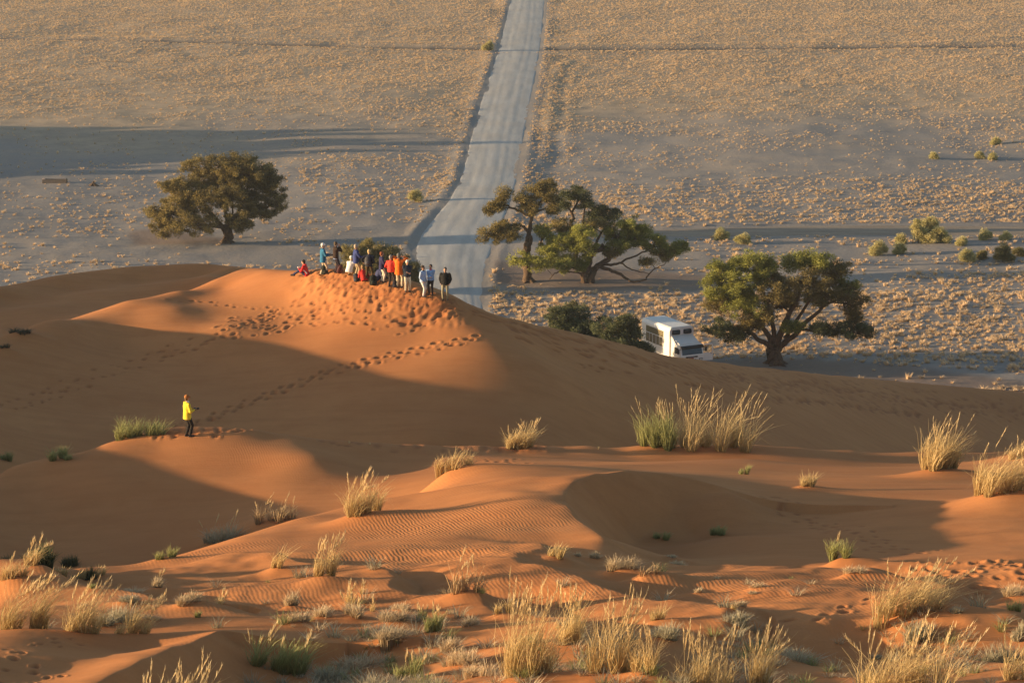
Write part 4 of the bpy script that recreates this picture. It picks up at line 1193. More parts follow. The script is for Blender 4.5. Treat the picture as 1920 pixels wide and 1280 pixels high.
def tree(name, base, py_base, limbs, clumps, mat, label, seed, scale_leaf=1.0, group='trees on the plain', cat='tree', dens=1.0, tsc=1.0):
    """base px and py on the plain; limbs: (radius0, radius1, depth swing, [(px,py)...]); clumps: (px,py,rx,ry[,dy[,tint[,mat2]]])"""
    r = random.Random(seed)
    bx, by, bz = plain_pt(base, py_base)
    d = by * CP + CAMZ * SP
    k = d / FP
    root = empty(name, (bx, by, pz(bx, by) - .05), 0, label, cat, group)
    def P(px, py, dy=0.0):
        return Vector(((px - base) * k, dy, (py_base - py) * k / CP))
    V, F = [], []
    nodes = []
    for (r0, r1, dy, pts) in limbs:
        m_ = len(pts)
        pl = [P(a, b, dy * (i / (m_ - 1)) ** 1.3) for i, (a, b) in enumerate(pts)]
        n = max(6, m_ * 4)
        sl = smooth_line(pl, n, r1 * .35 + .02, r)
        tube(V, F, sl, [r0 + (r1 - r0) * (i / n) ** .8 for i in range(n + 1)], 8)
        nodes += [(q, r0 + (r1 - r0) * (i / n) ** .8) for i, q in enumerate(sl) if i > n * .25]
    # root flare
    r0 = limbs[0][0]
    for a in range(5):
        an = a * 1.257 + r.random() * .5
        p0 = Vector((0, 0, .55)); p1 = Vector((math.cos(an) * r0 * 1.0, math.sin(an) * r0 * 1.0, .12)); p2 = Vector((math.cos(an) * r0 * 1.9, math.sin(an) * r0 * 1.9, -.1))
        tube(V, F, [p0, p1, p2], [r0 * .6, r0 * .4, r0 * .12], 6)
    groups = {}
    for c in clumps:
        px, py, rx, ry = c[:4]
        dy = c[4] if len(c) > 4 else r.uniform(-1.6, 1.6)
        tn = c[5] if len(c) > 5 else .45
        mt = c[6] if len(c) > 6 else mat
        tn *= tsc
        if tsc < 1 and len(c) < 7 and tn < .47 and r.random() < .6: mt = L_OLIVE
        C = P(px, py, dy); RX, RZ = rx * k, ry * k
        RY = RX * .85
        ns = int(max(6, 10.5 * RX * RZ * dens + 7))
        # feeder branch from the nearest limb node below
        best = min(nodes, key=lambda q: (q[0] - C).length + (2.5 if q[0].z > C.z + .2 else 0)) if nodes else (Vector((0, 0, .3)), .1)
        mid = best[0].lerp(C, .55) + Vector((r.gauss(0, .15), r.gauss(0, .15), r.gauss(0, .1)))
        fb = smooth_line([best[0], mid, C + Vector((0, 0, -RZ * .25))], 7, .03, r)
        rb = min(best[1] * .75, .12)
        tube(V, F, fb, [rb * (1 - .7 * i / 7) for i in range(8)], 6)
        gv = groups.setdefault(mt.name, (mt, [], [], []))
        for s in range(ns):
            dvec = Vector((r.gauss(0, 1), r.gauss(0, 1), r.gauss(0, 1)))
            dvec.normalize()
            q = C + Vector((dvec.x * RX, dvec.y * RY, dvec.z * RZ)) * (r.random() ** .40)
            # twig
            st = fb[r.randrange(3, 8)]
            mm = st.lerp(q, .5) + Vector((r.gauss(0, .1), r.gauss(0, .1), r.gauss(0, .08)))
            tube(V, F, [st, mm, q], [.035, .022, .008], 4)
            sub = .56 * r.uniform(.6, 1.3) * scale_leaf
            leaves(gv[1], gv[2], gv[3], q, sub, int(175 * r.uniform(.6, 1.3)), r, tn + r.gauss(0, .16), .21 * scale_leaf)
    obj('trunk', np_mesh('trunk', V, F, mats=[BARK]), root)
    for nm, (mt, lv, lf, lt) in groups.items():
        tag(obj('crown', np_mesh('crown', lv, lf, mats=[mt], attrs={'tint': lt}), root), kind='stuff')
    return root
# left tree
tree('acacia_tree', 425, 455,
     [(.62,.50,0,[(425,457),(426,442),(427,428)]), (.34,.08,.8,[(424,432),(406,412),(388,388),(372,352),(355,330)]), (.26,.07,-1.0,[(424,424),(402,423),(382,418),(350,405),(318,398)]),
      (.30,.07,-.5,[(430,428),(448,408),(472,394),(500,388),(522,378)]), (.30,.07,.3,[(427,428),(424,396),(414,362),(404,326)]), (.30,.07,1.2,[(430,426),(452,390),(466,352),(470,318)]),
      (.14,.03,-.8,[(470,396),(495,399),(512,394),(530,398)]), (.2,.06,-1.6,[(428,430),(438,400),(440,372)])],
     [(392,322,52,27,1.2,.55),(440,312,46,24,.6,.5),(472,322,45,28,.2,.4),(352,345,34,20,0,.6),(322,350,24,15,-.4,.7),(330,392,46,26,-.8,.65),(362,412,52,27,-1.6,.6),(298,398,24,15,-1.,.7),(318,424,34,18,-1.2,.65),
      (388,372,40,26,-.5,.5),(432,362,42,28,-1.4,.42),(470,368,48,30,.8,.32),(508,352,32,28,.2,.3),(520,378,22,18,-.2,.3),(492,398,36,14,-.6,.3),(455,402,30,18,-1.8,.38),(400,345,44,22,1.8,.5),(450,340,44,22,2.2,.4),(452,425,26,12,1.0,.4),(495,335,28,20,.6,.3),(352,375,30,18,1.,.6)],
     L_OLIVE, "wide rounded olive acacia standing alone on the plain left of the road", 31)
# slender tree left of the middle pair
tree('acacia_tree', 992, 526,
     [(.52,.42,0,[(992,527),(989,500),(988,470),(991,440)]), (.30,.07,.6,[(991,446),(994,420),(1000,398),(1014,376),(1032,358)]), (.2,.06,-.8,[(990,432),(974,418),(952,422),(928,432),(912,440)]),
      (.2,.06,.4,[(996,402),(974,394),(954,386),(938,378)]), (.14,.05,-.2,[(1000,396),(1022,390),(1040,388)])],
     [(918,436,26,16,-.8,.6),(940,424,26,17,-.6,.6),(958,432,22,18,-.9,.55),(930,384,22,16,.3,.5),(944,366,14,14,.5,.55),(920,392,14,8,.2,.5),(985,376,24,16,.4,.55),(1010,360,26,16,.8,.6),(1030,352,20,14,.6,.55),(1036,372,16,12,-.2,.5),(1034,388,12,10,-.5,.4),(998,388,20,10,-.4,.5)],
     L_OLIVE, "slender tree with flat olive tufts at the left of the middle group by the road", 37)
# tree at the back of the group
tree('acacia_tree', 1086, 506,
     [(.26,.18,0,[(1084,507),(1080,470),(1074,430),(1072,400)]), (.15,.05,.2,[(1073,405),(1064,385),(1055,372)]), (.15,.05,.3,[(1072,400),(1082,380),(1095,366)]), (.18,.06,-.2,[(1082,470),(1092,430),(1094,398),(1100,380)]),
      (.15,.05,.2,[(1088,455),(1112,425),(1132,405)])],
     [(1066,372,20,14,.2,.4),(1086,364,20,12,.4,.4),(1098,382,14,16,0,.35),(1058,386,12,8,0,.5),(1122,398,20,14,.2,.3),(1142,404,20,13,.2,.3),(1110,408,14,10,0,.4)],
     L_DARK, "thin stemmed dark tree showing above the back of the middle group", 41)
# broad leaning tree in front
tree('acacia_tree', 1101, 528,
     [(.45,.30,0,[(1094,530),(1099,506),(1110,475),(1126,462),(1140,468)]), (.45,.16,.3,[(1108,529),(1111,508),(1124,496),(1143,482),(1160,468),(1180,450)]), (.24,.09,-.6,[(1122,497),(1148,505),(1171,516),(1188,524),(1212,519)]),
      (.09,.03,-.4,[(1212,519),(1222,505),(1242,494),(1254,480)]), (.17,.05,.4,[(1130,494),(1156,493),(1174,485),(1200,474),(1226,462),(1256,462)]), (.12,.04,-.8,[(1164,489),(1182,501),(1216,508)]),
      (.16,.05,-.4,[(1097,508),(1072,498),(1044,484),(1010,480)]), (.10,.04,-1.0,[(1092,510),(1062,506),(1040,508),(1030,518)]), (.22,.06,.6,[(1108,476),(1090,458),(1068,440)]), (.22,.06,.9,[(1112,470),(1124,440),(1140,422)])],
     [(975,482,24,13,-.6,.8,L_GREEN),(1010,488,24,18,-.9,.75,L_GREEN),(1030,466,30,20,-.5,.8,L_GREEN),(1062,448,34,22,0,.8,L_GREEN),(1016,432,22,14,.4,.65,L_GREEN),(1052,424,24,12,.9,.6),(1092,438,30,20,-.8,.8,L_GREEN),(1096,462,26,18,-1.4,.6,L_GREEN),
      (1052,486,30,18,-1.6,.6,L_GREEN),(1082,486,26,16,-1.,.5,L_GREEN),(1110,422,22,14,.6,.55),(1156,436,26,22,.4,.4,L_GREEN),(1182,424,26,22,.6,.5,L_GREEN),(1170,456,32,14,-.4,.35,L_GREEN),(1200,440,20,20,.2,.45,L_GREEN),(1226,456,26,16,0,.5,L_GREEN),(1256,466,24,13,.2,.45,L_GREEN),
      (1274,462,14,10,.3,.4,L_GREEN),(1240,474,22,10,-.4,.4),(1150,472,20,8,-.2,.45),(1214,486,16,8,-.2,.6)],
     L_OLIVE, "broad green tree leaning right with low twisted limbs touching the ground", 43)
# right tree
tree('acacia_tree', 1453, 688,
     [(.72,.58,0,[(1453,690),(1450,672),(1452,652)]), (.30,.07,-.8,[(1448,656),(1420,640),(1404,626),(1380,618),(1352,616)]), (.34,.06,.6,[(1449,654),(1440,634),(1424,612),(1404,586),(1370,566),(1348,552)]), (.36,.06,.2,[(1454,652),(1474,602),(1488,574),(1500,546),(1512,516)]),
      (.34,.06,-.6,[(1460,656),(1490,630),(1517,600),(1553,570),(1590,562)]), (.28,.06,1.4,[(1452,650),(1446,600),(1430,560),(1418,520)]), (.22,.06,1.2,[(1470,640),(1510,580),(1548,530)]), (.16,.05,-1.2,[(1500,622),(1536,626),(1566,622),(1600,624)])],
     [(1352,516,36,20,.6,.65),(1398,502,44,20,1.,.7),(1340,548,30,22,0,.65),(1384,538,44,26,-.6,.6),(1430,512,34,22,.8,.6),(1482,502,30,16,1.2,.7),(1524,500,42,20,.8,.72),(1562,516,32,22,.4,.45),(1586,540,22,20,.2,.4),(1506,532,48,26,-.6,.5),(1552,552,44,24,-.8,.38),(1450,548,40,24,-1.2,.5),
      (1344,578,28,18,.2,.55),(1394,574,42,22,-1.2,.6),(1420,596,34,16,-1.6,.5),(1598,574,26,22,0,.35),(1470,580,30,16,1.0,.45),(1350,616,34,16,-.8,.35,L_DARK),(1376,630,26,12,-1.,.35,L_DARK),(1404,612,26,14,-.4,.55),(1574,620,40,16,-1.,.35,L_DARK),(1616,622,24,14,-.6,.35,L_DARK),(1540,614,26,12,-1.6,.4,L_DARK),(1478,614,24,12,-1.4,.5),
      (1602,602,22,12,.2,.4),(1526,572,26,14,1.6,.4),(1440,528,36,18,1.8,.55),(1382,556,30,16,1.4,.6)],
     L_GREEN, "largest spreading green acacia at right beside the white truck", 47, tsc=.80)
# shrubs
def shrub(name, px, py, clumps, mat, label, seed, cat='shrub', scale=1.0, dens=1.1, group='shrubs on the plain'):
    return tree(name, px, py, [(.10,.05,0,[(px,py),(px - 3,py - 8),(px - 6,py - 16)]), (.10,.05,0,[(px,py),(px + 4,py - 8),(px + 9,py - 14)])], clumps, mat, label, seed, scale, group, cat, dens)
shrub('dark_shrub', 1080, 684, [(1046,596,28,20,0,.4),(1075,592,34,22,.5,.45),(1062,614,40,20,-.6,.35),(1100,608,34,22,0,.4),(1110,628,36,16,-.5,.35),(1076,630,40,16,-.3,.3)], L_DARK,
      "dark grey green shrub behind the big dune left of the truck", 51)
shrub('dark_shrub', 1170, 708, [(1142,624,30,20,.2,.4),(1168,616,30,20,.3,.45),(1184,632,20,16,0,.45),(1160,642,40,16,-.6,.35),(1196,652,18,10,-.5,.4),(1216,658,12,7,-.4,.6),(1180,664,40,16,0,.35)], L_DARK,
      "second dark shrub partly hiding the truck's left side", 52)
shrub('olive_shrub', 715, 548, [(664,480,26,24,0,.75),(694,474,30,24,.4,.75),(726,484,34,24,.2,.6),(756,500,28,24,0,.4),(680,508,40,24,-.4,.7),(720,514,44,24,-.4,.55),(760,524,28,20,-.3,.35),(646,506,18,18,0,.75),(778,514,12,18,0,.35)], L_SHRUB,
      "olive shrub rising behind the group of people on the dune", 53, dens=1.3)
BUSH = [(1355,448,25,23,"round yellow green bush, left of a pair below the side track"),(1391,457,28,19,"low yellow bush, right of a pair below the side track"),(1648,478,26,28,"upright pale bush leftmost of the cluster under the side track"),
 (1687,457,15,18,"small pale bush just above another small one in the right cluster"),(1688,476,20,25,"pale bush directly below a smaller one in the right cluster"),(1722,457,26,45,"tall narrow pale bush in the right cluster"),(1743,434,36,30,"highest pale bush of the right cluster standing on the track edge"),
 (1758,458,40,30,"widest pale bush of the right cluster"),(1803,463,15,15,"tiny bush right of the widest pale bush"),(1813,490,26,23,"pale bush low in the right cluster"),(1848,453,20,20,"rounded bush on the right below the side track"),(1880,491,36,36,"darkest greenest bush of the right cluster"),
 (1842,486,14,13,"tiny bush between the low pale bush and the greenest bush"),(1908,481,18,16,"small bush at the right picture edge by the greenest bush"),(1886,453,18,14,"small low bush near the right edge under the side track"),
 (1212,446,24,22,"yellow bush showing just behind the leaning green tree"),(915,96,20,18,"lone bush at the road's left edge near the top"),(778,376,22,22,"pale bush on the plain left of the road bend"),(1867,268,16,13,"far small bush near the right edge, highest of three"),
 (1836,298,13,13,"far small bush near the right edge, left of three"),(1862,301,12,12,"far small bush near the right edge, lowest of three"),(1750,300,12,12,"far small bush alone on the right plain"),(778,366,8,6,"")]
for i, (px, py, w, h, lab) in enumerate(BUSH):
    if not lab: continue
    hh = h / 2
    cl = [(px - w * (.16 + .12 * ((i * 37) % 5) / 4), py - hh * (.7 + .3 * ((i * 53) % 7) / 6), w * .30, hh * .72, -.2, .5), (px + w * .22, py - hh * .8, w * .30, hh * .66, .2, .45), (px + w * .12 * (((i * 29) % 5) / 2 - 1), py - hh * 1.25, w * .28, hh * .75, 0, .6), (px + w * .36 * (1 if i % 2 else -1), py - hh * .45, w * .2, hh * .4, -.3, .55)]
    tree('yellow_bush', px, py, [(.06,.03,0,[(px,py),(px - 1,py - hh * .4),(px - 2,py - hh)]), (.05,.03,0,[(px,py),(px + 1,py - hh * .4),(px + 3,py - hh)])], cl, L_SHRUB if 'greenest' in lab else L_BUSH, lab, 300 + i, .75, 'yellow bushes on the plain', 'bush', 2.2)

# concrete water trough and a tree stump, far left
def rounded_box(bm, size, loc, bev=.02, rot=None, seg=1):
    r = bmesh.ops.create_cube(bm, size=1.0)
    vs = r['verts']
    bmesh.ops.scale(bm, vec=size, verts=vs)
    if bev > 0:
        es = list({e for v in vs for e in v.link_edges})
        rb = bmesh.ops.bevel(bm, geom=es, offset=bev, segments=seg, affect='EDGES', profile=.5)
        vs = list({v for f in rb['faces'] for v in f.verts} | {v for v in vs if v.is_valid})
    if rot is not None:
        bmesh.ops.rotate(bm, cent=(0, 0, 0), matrix=rot, verts=vs)
    bmesh.ops.translate(bm, vec=loc, verts=vs)
    return vs
def bm_obj(name, bm, mat, parent=None, smooth=False):
    me = bpy.data.meshes.new(name)
    bm.normal_update()
    bm.to_mesh(me); bm.free()
    for mm in (mat if isinstance(mat, (list, tuple)) else [mat]):
        me.materials.append(mm)
    if smooth:
        me.polygons.foreach_set('use_smooth', [True] * len(me.polygons))
    return obj(name, me, parent)
def simple_mat(name, col, rough=.6, spec=.3, metallic=0, noise=0.12, nscale=8, **kw):
    m = NT(name)
    n = m.noise(m.coord(), nscale, 4, .6)
    c = m.mix(m.ramp(n, [(.35, 0), (.7, 1)]), tuple(v * (1 - noise) for v in col), tuple(min(1, v * (1 + noise)) for v in col))
    m.bsdf(c, rough, None, spec, metallic, **kw)
    return m.m
CONC_SHADE = simple_mat('concrete', (.15, .125, .105), .9)  # darker copy: shade on the trough's sides put into the colour
CONC_SUN = simple_mat('sunlit_concrete', (.50, .38, .30), .9)  # paler copy: sunlight painted onto the trough's left end
x, y, z = plain_pt(103, 343); k = (y * CP + CAMZ * SP) / FP
L = 46 * k
tr = empty('water_trough', (x, y, pz(x, y) - .02), math.radians(-2), "long low concrete trough lying alone on the plain at far left", 'trough')
for nm, sz, lc in (('side_wall', (L, .12, .5), (0, -.38, .25)), ('side_wall', (L, .12, .5), (0, .38, .25)), ('end_wall', (.30, .63, .62), (-L / 2 + .17, 0, .31)), ('end_wall', (.14, .63, .60), (L / 2 - .09, 0, .30)), ('floor_slab', (L - .5, .63, .1), (.1, 0, .06))):
    bm = bmesh.new(); rounded_box(bm, sz, lc, .015)
    bm_obj(nm, bm, CONC_SUN if nm == 'end_wall' and lc[0] < 0 else CONC_SHADE, tr)
x, y, z = plain_pt(175, 347)
V, F = [], []
for a in range(6):
    an = a * 1.05
    tube(V, F, [(0, 0, .38), (math.cos(an) * .3, math.sin(an) * .2, .18), (math.cos(an) * .8, math.sin(an) * .4, -.05)], [.14, .13, .05], 6)
tube(V, F, [(0, 0, 0), (.02, 0, .3), (.05, 0, .62), (.05, 0, .63)], [.2, .17, .12, .01], 8)
o = obj('tree_stump', np_mesh('tree_stump', V, F, mats=[BARK])); o.location = (x, y, pz(x, y))
tag(o, "small dead stump on the plain right of the concrete trough", 'stump')
# ------------------------------------------------------------------ overland truck
WHITE = simple_mat('white_paint', (.74, .73, .70), .35, .5, noise=.03, nscale=2)
DARKP = simple_mat('black_trim', (.02, .02, .022), .5, .4)
RUBBER = simple_mat('tyre_rubber', (.025, .024, .023), .85, .2)
CANVAS = simple_mat('rolled_canvas', (.17, .145, .085), .85, .15)
STEEL = simple_mat('grey_steel', (.35, .35, .35), .45, .5, .6)
m = NT('window_glass'); m.bsdf((.02, .03, .04), .06, None, .6); GLASS = m.m
PLASTIC = simple_mat('pane_reflection', (.16, .14, .09), .25, .5)  # lighter olive base colour stands in for reflection on the panes
m = NT('clear_glass')
gl = m.n('ShaderNodeBsdfGlossy'); gl.inputs['Roughness'].default_value = .03
tp = m.n('ShaderNodeBsdfTransparent'); tp.inputs['Color'].default_value = (.85, .88, .88, 1)
mx = m.n('ShaderNodeMixShader'); mx.inputs[0].default_value = .12
m.L(tp.outputs[0], mx.inputs[1]); m.L(gl.outputs[0], mx.inputs[2]); m.L(mx.outputs[0], m.out.inputs[0])
CLEAR = m.m
m = NT('headlight_glass'); m.bsdf((.55, .55, .52), .1, None, .6); LAMPG = m.m
REDP = simple_mat('red_plate', (.35, .05, .03), .5)
SEATM = simple_mat('seat_cloth', (.10, .09, .08), .9)
TRX, TRY, _ = plain_pt(1277, 694)
truck = empty('overland_truck', (TRX, TRY, pz(TRX, TRY)), math.radians(27), "white high boxed overland truck parked behind the dune beside the right tree", 'truck')
# local frame: -y is forwards, +x is the right of the picture; z up
def quad_prism(bm, A, B):
    """solid between two polygons with equal point counts"""
    va = [bm.verts.new(p) for p in A]; vb = [bm.verts.new(p) for p in B]
    bm.faces.new(va[::-1]); bm.faces.new(vb)
    n = len(A)
    for i in range(n):
        bm.faces.new((va[i], va[(i + 1) % n], vb[(i + 1) % n], vb[i]))
def part(name, mat, fn, parent=truck, smooth=False, bev=0.0):
    bm = bmesh.new(); fn(bm)
    bmesh.ops.recalc_face_normals(bm, faces=bm.faces)
    if bev > 0:
        bmesh.ops.bevel(bm, geom=list(bm.edges), offset=bev, segments=2, affect='EDGES', profile=.5, clamp_overlap=True)
    return bm_obj(name, bm, mat, parent, smooth)
def bx(size, loc, bev=.02):
    return lambda bm: rounded_box(bm, size, loc, bev)
HW = 1.33
# passenger box: chamfered roof edge, window openings left in the side as a frame
prof = [(-HW, 1.0), (HW, 1.0), (HW, 3.55), (HW - .16, 3.86), (-HW + .16, 3.86), (-HW, 3.55)]
body = part('box_body', WHITE, lambda bm: quad_prism(bm, [(x, 0.0, z) for x, z in prof], [(x, 5.3, z) for x, z in prof]), bev=.03)
roof = part('roof_sheet', simple_mat('roof_paint', (.74, .76, .76), .5, .4, noise=.05), bx((2 * HW - .5, 5.1, .04), (0, 2.65, 3.885), .01))
for sx in (-1, 1):
    w_ = part('side_window', CANVAS, bx((.05, 3.3, 1.5), (sx * (HW + .004), 2.75, 2.62), .02))
    w_['label'] = "long side opening with rolled canvas and window panes"
    for k in range(5):
        part('pane', PLASTIC, bx((.03, .56, .74), (sx * (HW + .03), 1.47 + k * .64, 2.36), .03), w_)
        part('window_bar', WHITE, bx((.05, .06, .84), (sx * (HW + .035), 1.15 + k * .64, 2.36), .01), w_)
    part('window_rail', WHITE, bx((.06, 3.3, .05), (sx * (HW + .036), 2.75, 2.76), .01), w_)
    part('locker_door', WHITE, bx((.03, 1.5, .55), (sx * (HW + .01), 3.9, 1.4), .01))
for sx in (-.62, .62):
    f = part('front_window', DARKP, lambda bm: rounded_box(bm, (.86, .05, .44), (sx, -.012, 3.42), .1, None, 3))
    part('pane', GLASS, lambda bm: rounded_box(bm, (.74, .04, .33), (sx, -.036, 3.42), .09, None, 3), f)
# sloping fairing between box and cab roof
part('roof_fairing', WHITE, lambda bm: quad_prism(bm, [(-1.12, -.03, 2.5), (-1.16, -.03, 3.12), (-1.08, -1.55, 2.58), (-1.08, -1.55, 2.5)], [(1.12, -.03, 2.5), (1.16, -.03, 3.12), (1.08, -1.55, 2.58), (1.08, -1.55, 2.5)]), bev=.02)
part('air_deflector', WHITE, lambda bm: quad_prism(bm, [(-1.27, -.25, 2.3), (-1.27, -.2, 3.05), (-1.27, -.55, 3.0), (-1.27, -1.0, 2.62), (-1.27, -1.1, 2.3)], [(-1.13, -.25, 2.3), (-1.13, -.2, 3.05), (-1.13, -.55, 3.0), (-1.13, -1.0, 2.62), (-1.13, -1.1, 2.3)]), bev=.03)
# cab
cp = [(-.12, .75), (-2.02, .75), (-2.08, 1.55), (-1.78, 2.5), (-.12, 2.5)]
cab = part('cab', WHITE, lambda bm: quad_prism(bm, [(-1.22, y, z) for y, z in cp], [(1.22, y, z) for y, z in cp]), bev=.04)
def wsq(z):   # y on the raked front at height z
    return -2.08 + (z - 1.55) / .95 * .30 if z > 1.55 else -2.02 - (z - .75) / .8 * .06
ws = part('windscreen', GLASS, lambda bm: quad_prism(bm, [(-1.10, wsq(1.62) - .012, 1.62), (1.10, wsq(1.62) - .012, 1.62), (1.06, wsq(2.36) - .012, 2.36), (-1.06, wsq(2.36) - .012, 2.36)],
                                                   [(-1.10, wsq(1.62) + .02, 1.62), (1.10, wsq(1.62) + .02, 1.62), (1.06, wsq(2.36) + .02, 2.36), (-1.06, wsq(2.36) + .02, 2.36)]))
for sx in (-.4, .45):
    part('wiper', DARKP, lambda bm: quad_prism(bm, [(sx - .3, wsq(1.64) - .03, 1.64), (sx - .3, wsq(1.67) - .03, 1.67), (sx + .25, wsq(1.80) - .03, 1.80), (sx + .25, wsq(1.77) - .03, 1.77)],
                                               [(sx - .3, wsq(1.64) - .02, 1.64), (sx - .3, wsq(1.67) - .02, 1.67), (sx + .25, wsq(1.80) - .02, 1.80), (sx + .25, wsq(1.77) - .02, 1.77)]), ws)
part('sun_visor', DARKP, lambda bm: quad_prism(bm, [(-1.2, -1.84, 2.47), (1.2, -1.84, 2.47), (1.2, -2.2, 2.34), (-1.2, -2.2, 2.34)], [(-1.2, -1.84, 2.43), (1.2, -1.84, 2.43), (1.2, -2.2, 2.24), (-1.2, -2.2, 2.24)]), bev=.01)
part('side_glass', GLASS, bx((.04, .72, .62), (-1.222, -1.22, 1.98), .03))
cabdoor = part('door', WHITE, bx((.05, 1.12, 1.55), (-1.235, -1.22, 1.52), .02))
part('door_glass', GLASS, bx((.03, .78, .60), (-1.262, -1.22, 1.96), .03), cabdoor)
part('handle', DARKP, bx((.03, .16, .05), (-1.268, -.82, 1.45), .01), cabdoor)
gr = part('grille', DARKP, bx((1.30, .05, .14), (-.1, -2.10, 1.40), .03))
part('badge_bar', STEEL, bx((.75, .03, .05), (-.1, -2.13, 1.40), .01), gr)
part('lower_grille', DARKP, bx((1.0, .05, .12), (-.1, -2.08, 1.12), .02))
part('number_plate', REDP, bx((.52, .03, .12), (-.15, -2.115, 1.26), .005))
part('bumper', WHITE, bx((2.5, .22, .36), (0, -2.12, .70), .04))
for sx in (-.92, .92):
    h = part('headlight', DARKP, bx((.42, .06, .2), (sx, -2.09, 1.12), .03))
    part('lens', LAMPG, bx((.34, .04, .14), (sx, -2.12, 1.12), .03), h)
# driver's door standing open on the right
dr = part('open_door', WHITE, lambda bm: None)
def door_fn(bm):
    for s, l in (((1.08, .06, .74), (.56, 0, -.40)), ((.10, .06, .86), (.07, 0, .38)), ((.10, .06, .86), (1.05, 0, .38)), ((1.08, .06, .10), (.56, 0, .78))):
        rounded_box(bm, s, l, .015)
dr.data = bm_obj('tmp', (lambda b: (door_fn(b), b)[1])(bmesh.new()), WHITE).data
bpy.data.objects.remove(bpy.data.objects['tmp'])
dr.location = (1.22, -1.72, 1.62); dr.rotation_euler = (0, 0, math.radians(-12))
dr['label'] = "white cab door swung wide open"
part('door_glass', CLEAR, bx((.90, .02, .66), (.56, 0, .38), .01), dr)
part('handle', DARKP, bx((.16, .05, .05), (.92, -.05, -.1), .01), dr)
part('doorway', DARKP, bx((.02, 1.0, 1.5), (1.221, -1.2, 1.55), .01))
for sx in (-1, 1):
    a = part('mirror_arm', DARKP, bx((.28, .04, .04), (sx * 1.36, -1.98, 2.2), .01))
    part('mirror', DARKP, bx((.2, .08, .42), (sx * 1.5, -2.0, 2.0), .03), a)
part('chassis', DARKP, bx((1.0, 7.0, .28), (0, 1.75, .82), .02))
for sx in (-1, 1):
    for wy in (-1.15, 2.6, 3.75):
        V, F = [], []
        R = .54
        ring = [(.0, .30), (.0, R - .06), (.06, R), (.28, R), (.34, R - .06), (.34, .30)]
        n = 24
        for k in range(n):
            an = 2 * math.pi * k / n
            for (a, rr) in ring:
                V.append((sx * (1.22 - a), wy + rr * math.cos(an), .54 + rr * math.sin(an)))
        q = len(ring)
        for k in range(n):
            for i in range(q - 1):
                a = k * q + i; b = ((k + 1) % n) * q + i
                F.append((a, a + 1, b + 1, b))
        t = obj('wheel', np_mesh('wheel', V, F, mats=[RUBBER]), truck)
        V, F = [], []
        prof2 = [(.05, .30), (.12, .27), (.16, .14), (.10, .12), (.08, .001)]
        for k in range(n):
            an = 2 * math.pi * k / n
            for (a, rr) in prof2:
                V.append((sx * (1.22 - a), wy + rr * math.cos(an), .54 + rr * math.sin(an)))
        q = len(prof2)
        for k in range(n):
            for i in range(q - 1):
                a = k * q + i; b = ((k + 1) % n) * q + i
                F.append((a, a + 1, b + 1, b))
        obj('rim', np_mesh('rim', V, F, mats=[WHITE]), t)
# ------------------------------------------------------------------ people
SKIN = simple_mat('skin', (.52, .30, .20), .6, .3, noise=.06)
_cm = {}
def cloth(c, nm='cloth'):
    k = tuple(round(v, 3) for v in c)
    if k not in _cm:
        m = NT(nm)
        n = m.noise(m.coord(), 14, 4, .6)
        m.bsdf(m.mix(m.ramp(n, [(.35, 0), (.7, 1)]), tuple(v * .86 for v in c), tuple(min(1, v * 1.1) for v in c)), .85, m.bump(m.noise(m.coord(), 9, 3), .5, .02), spec=.2)
        _cm[k] = m.m
    return _cm[k]
def ball(V, F, c, r, seg=10, rings=7, sc=(1, 1, 1), M=None):
    b = len(V)
    for i in range(rings + 1):
        th = math.pi * i / rings
        for k in range(seg):
            ph = 2 * math.pi * k / seg
            p = Vector((r * sc[0] * math.sin(th) * math.cos(ph), r * sc[1] * math.sin(th) * math.sin(ph), r * sc[2] * math.cos(th)))
            if M is not None: p = M @ p
            V.append(tuple(Vector(c) + p))
    for i in range(rings):
        for k in range(seg):
            a = b + i * seg + k; e = b + i * seg + (k + 1) % seg
            F.append((a, e, e + seg, a + seg))
def capsule(V, F, pts, rads, sides=10):
    tube(V, F, pts, rads, sides)
    ball(V, F, pts[0], rads[0], sides, 6); ball(V, F, pts[-1], rads[-1], sides, 6)
def oval(V, F, secs, sides=12):
    """loft of horizontal-ish ovals: (centre, rx vec, ry vec)"""
    b = len(V)
    for c, ax, ay in secs:
        for k in range(sides):
            an = 2 * math.pi * k / sides
            V.append(tuple(Vector(c) + Vector(ax) * math.cos(an) + Vector(ay) * math.sin(an)))
    n = len(secs)
    for i in range(n - 1):
        for k in range(sides):
            a = b + i * sides + k; e = b + i * sides + (k + 1) % sides
            F.append((a, e, e + sides, a + sides))
    F.append(tuple()) if False else None
    for i, rev in ((0, True), (n - 1, False)):
        c = len(V); V.append(tuple(Vector(secs[i][0])))
        for k in range(sides):
            a = b + i * sides + k; e = b + i * sides + (k + 1) % sides
            F.append((e, a, c, c) if rev else (a, e, c, c))
def fused(name, V, F, mat, voxel, parent, smooth_it=6):
    """one continuous skin from overlapping volumes"""
    me = bpy.data.meshes.new(name)
    me.from_pydata(V, [], [tuple(dict.fromkeys(f)) for f in F])
    ob = bpy.data.objects.new(name, me); COL.objects.link(ob)
    md = ob.modifiers.new('r', 'REMESH'); md.mode = 'VOXEL'; md.voxel_size = voxel
    ms = ob.modifiers.new('s', 'SMOOTH'); ms.iterations = smooth_it; ms.factor = .5
    dg = bpy.context.evaluated_depsgraph_get()
    nm = bpy.data.meshes.new_from_object(ob.evaluated_get(dg))
    bpy.data.objects.remove(ob); bpy.data.meshes.remove(me)
    nm.materials.clear(); nm.materials.append(mat)
    nm.polygons.foreach_set('use_smooth', [True] * len(nm.polygons))
    nm.name = name
    return obj(name, nm, parent)
